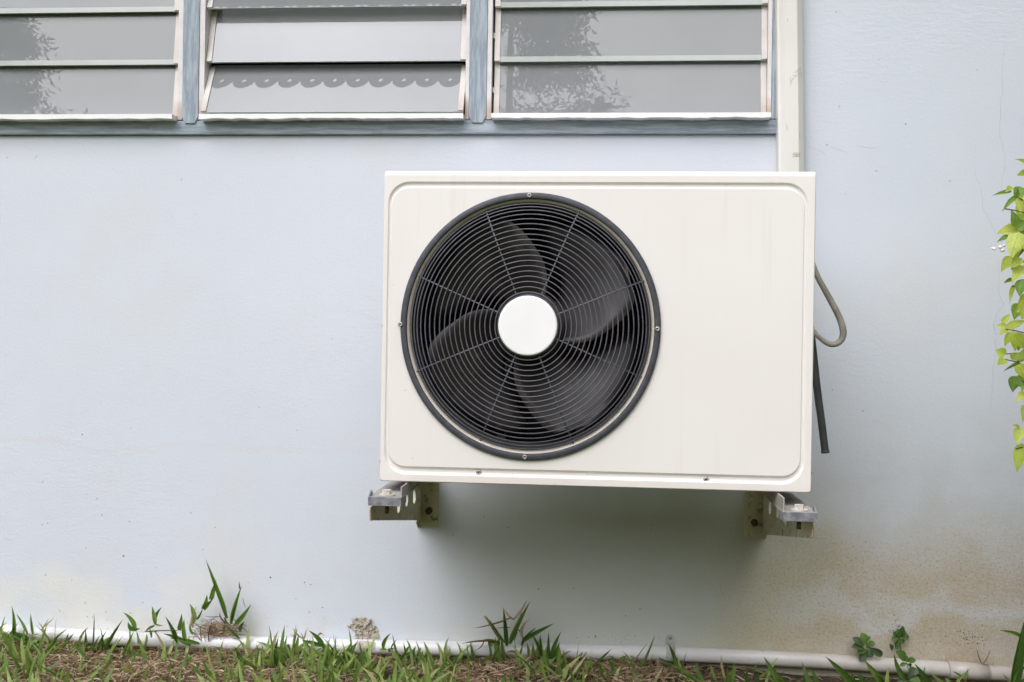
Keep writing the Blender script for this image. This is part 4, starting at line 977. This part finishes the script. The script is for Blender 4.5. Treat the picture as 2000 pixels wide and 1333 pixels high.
tuft([(750, 1268, 763, 1237, 8), (755, 1270, 741, 1268, 7), (758, 1272, 770, 1266, 7), (795, 1318, 766, 1238, 2), (764, 1268, 776, 1248, 3), (770, 1300, 801, 1258, 9), (800, 1288, 788, 1255, 5), (806, 1290, 812, 1262, 9), (818, 1296, 822, 1264, 8), (828, 1298, 832, 1268, 8), (780, 1285, 812, 1266, 6)], 'grass clump on the pipe right of the crumbled mortar patch', 0.075)
tuft([(990, 1262, 983, 1186, 8, 2), (988, 1256, 949, 1202, 7), (996, 1258, 1036, 1174, 9, 1), (1002, 1250, 1020, 1195, 8), (975, 1246, 952, 1207, 5), (975, 1262, 942, 1250, 9), (962, 1262, 955, 1250, 7), (984, 1316, 978, 1240, 10), (1025, 1252, 1082, 1218, 8, 2), (1020, 1262, 1047, 1226, 6), (932, 1300, 918, 1252, 7), (958, 1290, 953, 1246, 5), (1012, 1298, 1022, 1258, 7)],
     'tall fan-shaped grass tuft with dry stalks rising over the pipe below the unit', 0.045, drys=[(1000, 1205, 922, 1228, 3, 1), (1005, 1210, 984, 1188, 2.5), (1003, 1208, 1030, 1172, 2.5), (945, 1204, 976, 1246, 4), (1022, 1248, 1008, 1224, 4), (1023, 1246, 1038, 1208, 7), (976, 1254, 898, 1258, 3), (945, 1252, 925, 1272, 3, 0), (1010, 1278, 985, 1278, 6), (996, 1226, 965, 1228, 2), (1040, 1262, 1030, 1300, 4)])
tuft([(1062, 1296, 1037, 1234, 7), (1058, 1290, 1055, 1242, 7), (1074, 1300, 1072, 1234, 7), (1080, 1292, 1096, 1234, 9), (1084, 1294, 1093, 1254, 10), (1068, 1296, 1050, 1262, 7), (1046, 1290, 1040, 1255, 7), (1078, 1310, 1082, 1268, 7)], 'dense green grass tuft right of the dry-stalked fan-shaped tuft', 0.065, drys=[(1090, 1296, 1117, 1270, 4), (1110, 1280, 1132, 1290, 3)])
tuft([(1195, 1334, 1196, 1279, 8, 2), (1190, 1336, 1197, 1296, 4)], 'single upright green blade standing in the thatch right of the dense tuft', 0.13, group='lone broad blades before the pipe')
tuft([(1242, 1316, 1280, 1240, 2.2, 1), (1243, 1318, 1252, 1290, 1.6)], 'hair-thin grass stalk leaning right over the pipe, left of the clamp', 0.06, group='lone broad blades before the pipe')
tuft([(1319, 1302, 1305, 1257, 8, 2), (1314, 1298, 1286, 1283, 8), (1316, 1300, 1296, 1294, 6), (1322, 1318, 1332, 1296, 5)], 'leafy grass sprig growing in front of the pipe clamp', 0.055, name='grass_tuft')
tuft([(1384, 1338, 1359, 1291, 11), (1352, 1340, 1348, 1312, 8), (1340, 1338, 1333, 1312, 6)], 'broad grass blade leaning left in bare soil right of the pipe clamp', 0.13, group='lone broad blades before the pipe')
tuft([(1424, 1340, 1434, 1293, 9), (1417, 1340, 1420, 1305, 9), (1458, 1342, 1461, 1302, 7), (1477, 1342, 1480, 1311, 5)], 'row of three upright grass blades with their tips below the pipe', 0.14, group='lone broad blades before the pipe')
tuft([(1528, 1334, 1492, 1283, 12), (1526, 1332, 1496, 1319, 9), (1560, 1350, 1520, 1318, 6)], 'broad grass blade over the pipe, left-hand of the three left-leaning ones', 0.10, group='lone broad blades before the pipe')
tuft([(1582, 1340, 1566, 1294, 9), (1594, 1340, 1584, 1306, 9), (1575, 1342, 1570, 1312, 6)], 'pair of short upright blades between the broad left-leaning ones', 0.12, group='lone broad blades before the pipe')
tuft([(1672, 1342, 1612, 1283, 14), (1690, 1345, 1676, 1312, 12), (1682, 1342, 1662, 1312, 8)], 'widest grass blade leaning left over the pipe, left of the round-leaved weed', 0.11, group='lone broad blades before the pipe')
tuft([(1734, 1344, 1687, 1288, 14), (1728, 1344, 1712, 1318, 7)], 'broad blade leaning left over the pipe directly below the round-leaved weed', 0.10, group='lone broad blades before the pipe')
tuft([(1774, 1330, 1746, 1277, 10, 0), (1817, 1340, 1787, 1297, 12)], 'two dark blades flanking the bright seedling in front of the pipe', 0.08, group='lone broad blades before the pipe')
tuft([(1886, 1328, 1890, 1305, 6), (1882, 1326, 1860, 1311, 5, 3), (1855, 1336, 1846, 1324, 7)], 'tiny grass sprout in front of the pipe coupling', 0.06, drys=[(1884, 1336, 1876, 1320, 4), (1890, 1338, 1896, 1322, 4), (1880, 1336, 1868, 1324, 4)])
tuft([(1978, 1345, 2001, 1212, 17, 1), (1996, 1246, 1953, 1232, 7), (1993, 1262, 1987, 1254, 5), (1985, 1306, 2030, 1304, 5), (1980, 1345, 2030, 1312, 8), (2010, 1345, 2040, 1240, 12)], 'tall coarse grass stalk with a side leaf at the photo\'s lower right edge', 0.07)
tuft([], 'forked brown twig standing on the pipe coupling', 0.02, drys=[(1918, 1296, 1907, 1264, 3, 1), (1918, 1296, 1936, 1266, 3, 2), (1938, 1300, 1940, 1290, 4), (1842, 1291, 1836, 1286, 7)], name='dry_twig', group=None)

# small broad-leaved weeds
WL = leaf_mesh('round_leaf', 'obovate', M['weed_leaf'], 0, 0.10, 0.3); WD = leaf_mesh('dull_round_leaf', 'obovate', M['weed_dark'], 0, 0.10, 0.3)
def weed(stem, leaves, label, d):
    root = empty('weed_plant', P(stem[0][0], stem[0][1], d), label, 'weed', 'broad-leaved weeds by the pipe')
    mb = MB(); mb.tube([P(x, y, d) for x, y in stem], 0.0012, 6); mb.build('stem', M['weed_leaf'], root)
    for (bx, by, tx, ty, w, dk) in leaves:
        b = P(bx, by, d + rnd.uniform(0, 0.006)); t = P(tx, ty, d + rnd.uniform(0.0, 0.014))
        fac = (CAM_P - b).normalized() + Vector((rnd.uniform(-0.4, 0.4), 0, rnd.uniform(0.0, 0.7)))
        inst('leaf', WD if dk else WL, leaf_matrix(b, t, w / 860.0, fac.normalized()), root)
weed([(1694, 1284), (1693, 1268), (1693, 1252)], [(1692, 1260, 1682, 1236, 15, 0), (1694, 1253, 1700, 1243, 7, 0), (1693, 1263, 1709, 1256, 13, 0), (1694, 1264, 1724, 1281, 14, 1), (1688, 1262, 1665, 1246, 14, 1), (1688, 1268, 1663, 1264, 16, 1), (1692, 1270, 1674, 1276, 13, 0), (1692, 1272, 1680, 1292, 15, 1), (1688, 1254, 1668, 1252, 12, 1), (1694, 1268, 1704, 1284, 11, 1)], 'round-leaved weed growing out of the wall just above the pipe', 0.03)
weed([(1759, 1274), (1758, 1258), (1757, 1246)], [(1757, 1246, 1764, 1223, 12, 0), (1756, 1246, 1752, 1228, 9, 0), (1758, 1245, 1776, 1244, 13, 0), (1756, 1246, 1741, 1252, 10, 0), (1755, 1244, 1744, 1235, 11, 1), (1757, 1247, 1748, 1262, 9, 0), (1758, 1246, 1770, 1234, 12, 1), (1757, 1249, 1766, 1256, 10, 0), (1742, 1272, 1737, 1258, 9, 1), (1757, 1262, 1749, 1268, 9, 1)], 'smaller weed rooted higher on the stained wall beside a swarm of specks', 0.016)
weed([(1779, 1338), (1776, 1312), (1770, 1294)], [(1769, 1292, 1750, 1272, 18, 0), (1770, 1292, 1789, 1290, 12, 0), (1770, 1293, 1772, 1281, 9, 0), (1771, 1296, 1757, 1301, 8, 0), (1772, 1297, 1780, 1302, 8, 0), (1775, 1318, 1790, 1306, 17, 1), (1776, 1330, 1798, 1330, 16, 0), (1776, 1330, 1754, 1332, 15, 1), (1776, 1326, 1782, 1312, 12, 1)], 'bright green seedling standing in front of the pipe', 0.085)

# ------------------------------------------------------------------ leafy shrub at the edge
SHD = 0.50
shrub = empty('leafy_shrub', (P(2080, 700, SHD).x, -SHD, 0), 'yellow-green leafy shrub reaching in at the photo\'s right edge', 'shrub')
SL = [leaf_mesh('shrub_leaf', 'ovate', M['shrub_leaf'], b, 0.07, 0.25) for b in (-0.06, 0.06)]; SD = [leaf_mesh('dark_shrub_leaf', 'ovate', M['shrub_dark'], b, 0.05, 0.3) for b in (-0.08, 0.08)]
LV = [(2006, 324, 1983, 311, 11, 0), (2008, 337, 1986, 343, 16, 0), (1977, 374, 1939, 382, 8, 1), (1964, 371, 1980, 368, 15, 0), (1985, 384, 1987, 368, 9, 1), (1987, 384, 1957, 413, 11, 1), (1988, 385, 2003, 428, 26, 0), (1982, 444, 1975, 410, 16, 1), (1986, 432, 2004, 420, 22, 1), (1984, 448, 2006, 432, 24, 1), (1992, 451, 1947, 457, 27, 0), (1991, 454, 1974, 505, 36, 0), (1972, 461, 1947, 473, 11, 1), (1992, 478, 1976, 500, 18, 0), (1980, 502, 1955, 531, 22, 0), (1996, 505, 1975, 524, 20, 0), (1998, 512, 1974, 527, 12, 1), (2002, 520, 1977, 552, 24, 0), (1978, 545, 1960, 554, 8, 1), (1982, 556, 1972, 593, 9, 0), (2000, 545, 1992, 580, 22, 1), (2006, 574, 1983, 612, 22, 0), (2010, 590, 1996, 625, 22, 0), (1957, 632, 1972, 614, 13, 0), (1966, 640, 1946, 636, 13, 0), (1965, 644, 1954, 654, 16, 0), (1965, 643, 2003, 626, 19, 0), (1980, 648, 1962, 677, 16, 0), (1978, 650, 1983, 687, 15, 0), (1983, 650, 2002, 684, 24, 0), (1965, 692, 1944, 684, 22, 0), (1963, 702, 1948, 714, 18, 0), (1986, 708, 2003, 690, 18, 0), (1975, 702, 1992, 690, 16, 0), (1990, 711, 1960, 725, 7, 1), (1986, 711, 2003, 741, 24, 0), (1990, 690, 2010, 700, 22, 1), (2006, 768, 1985, 786, 18, 0), (2003, 790, 1997, 825, 18, 0), (1992, 836, 1976, 831, 7, 0), (1992, 836, 1986, 868, 22, 0), (1996, 866, 1986, 922, 24, 0), (2004, 755, 1996, 764, 12, 1), (2000, 478, 2016, 500, 26, 0), (2012, 380, 2004, 405, 24, 0)]
for (bx, by, tx, ty, w, dk) in LV:
    d = SHD + rnd.uniform(-0.02, 0.03); b = P(bx, by, d); t = P(tx, ty, d + rnd.uniform(-0.006, 0.022))
    fac = ((CAM_P - b).normalized() + Vector((rnd.uniform(-0.35, 0.35), 0, rnd.uniform(0.1, 0.7)))).normalized()
    inst('leaf', (SD if dk else SL)[rnd.randrange(2)], leaf_matrix(b, t, w / 1063.0 * 1.05, fac), shrub)
for i in range(34):
    px = rnd.uniform(1986, 2030); py = rnd.uniform(318, 750)
    d = SHD - 0.03 + rnd.uniform(-0.03, 0.01); b = P(px, py, d); t = P(px + rnd.uniform(-16, 20), py + rnd.uniform(8, 42), d + 0.01)
    fac = ((CAM_P - b).normalized() + Vector((rnd.uniform(-0.6, 0.6), 0, rnd.uniform(0.1, 0.8)))).normalized()
    inst('leaf', (SD + SL)[rnd.randrange(4)], leaf_matrix(b, t, rnd.uniform(18, 28) / 1063.0, fac), shrub)
stems = [[(2060, 900), (2030, 700), (2012, 520), (2010, 380), (2014, 300)], [(2012, 470), (1992, 452)], [(2012, 420), (1990, 413), (1962, 408)], [(2010, 560), (1990, 559), (1976, 560)], [(2016, 655), (1990, 648), (1964, 643)], [(2016, 725), (1992, 710), (1962, 702)], [(2010, 690), (1990, 690), (1963, 692)], [(2020, 740), (2000, 728), (1988, 705)], [(2030, 760), (1996, 745)], [(2030, 870), (1998, 874), (1984, 877)], [(2012, 400), (1992, 388), (1984, 383)]]
for k, s_ in enumerate(stems):
    mb = MB(); mb.tube(smooth_path([P(x, y, SHD - 0.006) for x, y in s_], 4), 0.0026 if k == 0 else 0.0011, 6); mb.build('stem', M['twig'], shrub)
mb = MB(); bp = P(2090, 1100, SHD); mb.tube(smooth_path([Vector((bp.x, -SHD, 0.0)), P(2085, 1150, SHD), P(2060, 900, SHD - 0.006)], 5), [0.007] * 10 + [0.004], 8); mb.build('trunk', M['bark'], shrub)
for (px, py, r) in ((1941, 486, 0.0042), (1953, 483, 0.0036), (1958, 489, 0.0038), (1961, 480, 0.003), (1980, 556, 0.0035)):
    c = P(px, py, SHD + 0.01); bm = bmesh.new(); bmesh.ops.create_icosphere(bm, subdivisions=1, radius=r)
    for v in bm.verts: v.co = Vector((v.co.x * 1.2, v.co.y, v.co.z * 0.85)) * rnd.uniform(0.75, 1.2)
    mb = MB(); mb.addbm(bm, 0, True, Matrix.Translation(c)); mb.build('flower_bud', M['petal'], shrub)
# the body of the shrub beyond the frame
x_in = P(2045, 600, SHD).x
for i in range(190):
    z = rnd.uniform(0.12, 1.35); b = Vector((x_in + rnd.random() ** 1.0 * 0.50, -SHD + rnd.uniform(-0.30, 0.0), z)); b.x += max(0, (b.y + SHD)) * 0.4
    a = rnd.uniform(0, 6.28); L = rnd.uniform(0.035, 0.06); t = b + Vector((math.cos(a) * L, math.sin(a) * L * 0.6, rnd.uniform(-0.9, 0.3) * L))
    inst('leaf', (SL + SD)[rnd.randrange(4)], leaf_matrix(b, t, L * rnd.uniform(0.55, 0.8), Vector((rnd.uniform(-.6, .6), -0.7, 0.7)).normalized()), shrub)
for i in range(12):
    b = Vector((x_in + 0.06 + rnd.random() * 0.36, -SHD + rnd.uniform(-0.15, 0.12), 0.15 + rnd.random() * 0.5)); mb = MB()
    mb.tube([Vector((bp.x + 0.1, -SHD, 0.02)), b, b + Vector((rnd.uniform(-.08, .1), rnd.uniform(-.1, .1), rnd.uniform(0.3, 0.6)))], 0.0035, 6); mb.build('stem', M['twig'], shrub)

mb = MB(); rs = random.Random(5)
for i in range(9000):
    x = x_in + 0.10 + 1.5 * rs.random() ** 0.9; y = rs.uniform(-1.35, -0.12); z = rs.uniform(0.05, 1.75)
    x += max(0.0, y + 0.5) * 0.75
    if mnoise.noise((x * 2.5, y * 2.5, z * 2.5)) < -0.25: continue
    c = Vector((x, y, z)); u = Vector((rs.uniform(-1, 1), rs.uniform(-1, 1), rs.uniform(-1, .5))).normalized(); v = u.cross(Vector((rs.uniform(-1, 1), rs.uniform(-1, 1), 1))).normalized(); q = rs.uniform(0.018, 0.03)
    mb.add([c, c + u * q - v * q * .55, c + u * q * 2.2, c + u * q + v * q * .55], [(0, 1, 2, 3)])
tag(mb.build('foliage', M['tree_leaf'], shrub, fix=False), kind='stuff')

# ------------------------------------------------------------------ trees across the lawn (two mirrored in the closed blades, one added for shade)
def tree(x, y, h, half, label, seed, conic=True, n=26000):
    rt = random.Random(seed); root = empty('garden_tree', (x, y, 0), label, 'tree', 'trees mirrored in the window glass')
    mb = MB(); mb.tube([(x, y, -0.1), (x + 0.05, y, h * 0.35), (x - 0.05, y, h * 0.7), (x, y, h * 0.97)], [0.12, 0.09, 0.05, 0.015], 10)
    limbs = []
    for i in range(34):
        z = h * rt.uniform(0.22, 0.95); a = rt.uniform(0, 6.283)
        rmax = half * ((1 - z / h) * 1.25 + 0.12 if conic else math.sin(math.pi * min(1, max(0.05, (z / h - 0.2) / 0.8))) ** 0.6)
        e = Vector((x + math.cos(a) * rmax * rt.uniform(.7, 1.05), y + math.sin(a) * rmax * rt.uniform(.7, 1.05), z + rt.uniform(-0.1, 0.35)))
        mb.tube([(x, y, z - 0.15), ((x + e.x) / 2, (y + e.y) / 2, (z + e.z) / 2 + 0.05), e], [0.035, 0.022, 0.008], 5); limbs.append((Vector((x, y, z)), e))
    mb.build('trunk', M['bark'], root)
    mb = MB()
    for i in range(n):
        a, e = limbs[rt.randrange(len(limbs))]; t = rt.random() ** 0.55; c = a + (e - a) * t + Vector((rt.gauss(0, .16), rt.gauss(0, .16), rt.gauss(-.05, .15)))
        u = Vector((rt.uniform(-1, 1), rt.uniform(-1, 1), rt.uniform(-1, .4))).normalized(); v = u.cross(Vector((rt.uniform(-1, 1), rt.uniform(-1, 1), 1))).normalized(); s_ = rt.uniform(0.05, 0.10)
        mb.add([c - v * s_ * .32, c + u * s_ * 1.3 - v * s_ * .1, c + u * s_ * 2.1, c + u * s_ * 0.9 + v * s_ * .38], [(0, 1, 2, 3)])
    mb.build('crown', M['tree_leaf'], root, fix=False)
tree(-1.45, -13.0, 11.5, 2.9, 'tall conical tree mirrored in the closed blades beside the trunking', 21)
tree(-10.1, -13.0, 9.4, 2.2, 'round-crowned tree mirrored in the closed blades at the photo\'s left', 22, conic=False)
tree(3.9, -2.0, 5.0, 2.0, 'unseen round-crowned tree right of the shrub, added to shade the wall', 23, conic=False, n=20000)  # unseen tree, put in to darken the right side of the wall
# unseen hedge, added behind the viewpoint to deepen the shade under the unit
hedge = empty('added_hedge', (0, -8.0, 0), 'unseen dark green hedge across the lawn, added to block low sky light', 'hedge')
rh = random.Random(31); mb = MB(); HW, HH, HD = 16.0, 2.45, 1.1
def hedge_pt(a, b):
    """a along the hedge, b round its section: up the front, over the top, down the back"""
    if b < 1: y, z = -HD / 2 * -1, HH * b
    elif b < 2: y, z = HD / 2 - HD * (b - 1), HH
    else: y, z = -HD / 2, HH * (3 - b)
    n = mnoise.fractal((a * 0.9, y * 2, z * 1.1), 0.8, 2.0, 3)
    return Vector((a, -8.0 + y + 0.18 * n, z + 0.16 * n * (z / HH)))
na, nb3 = 90, 24; vs_ = [hedge_pt(-HW + 2 * HW * i / na, 3 * j / nb3) for i in range(na + 1) for j in range(nb3 + 1)]
mb.add(vs_, [(i * (nb3 + 1) + j, (i + 1) * (nb3 + 1) + j, (i + 1) * (nb3 + 1) + j + 1, i * (nb3 + 1) + j + 1) for i in range(na) for j in range(nb3)], 0, True)
mb.build('hedge_core', M['tree_leaf'], hedge)
mb = MB()
for i in range(24000):
    c = hedge_pt(rh.uniform(-HW, HW), rh.uniform(0, 2.2)); u = Vector((rh.uniform(-1, 1), rh.uniform(-.4, 1), rh.uniform(-.6, 1))).normalized(); v = u.cross(Vector((rh.uniform(-1, 1), rh.uniform(-1, 1), 1))).normalized(); q = rh.uniform(0.04, 0.08)
    mb.add([c, c + u * q - v * q * .5, c + u * q * 2, c + u * q + v * q * .5], [(0, 1, 2, 3)])
tag(mb.build('foliage', M['tree_leaf'], hedge, fix=False), kind='stuff')
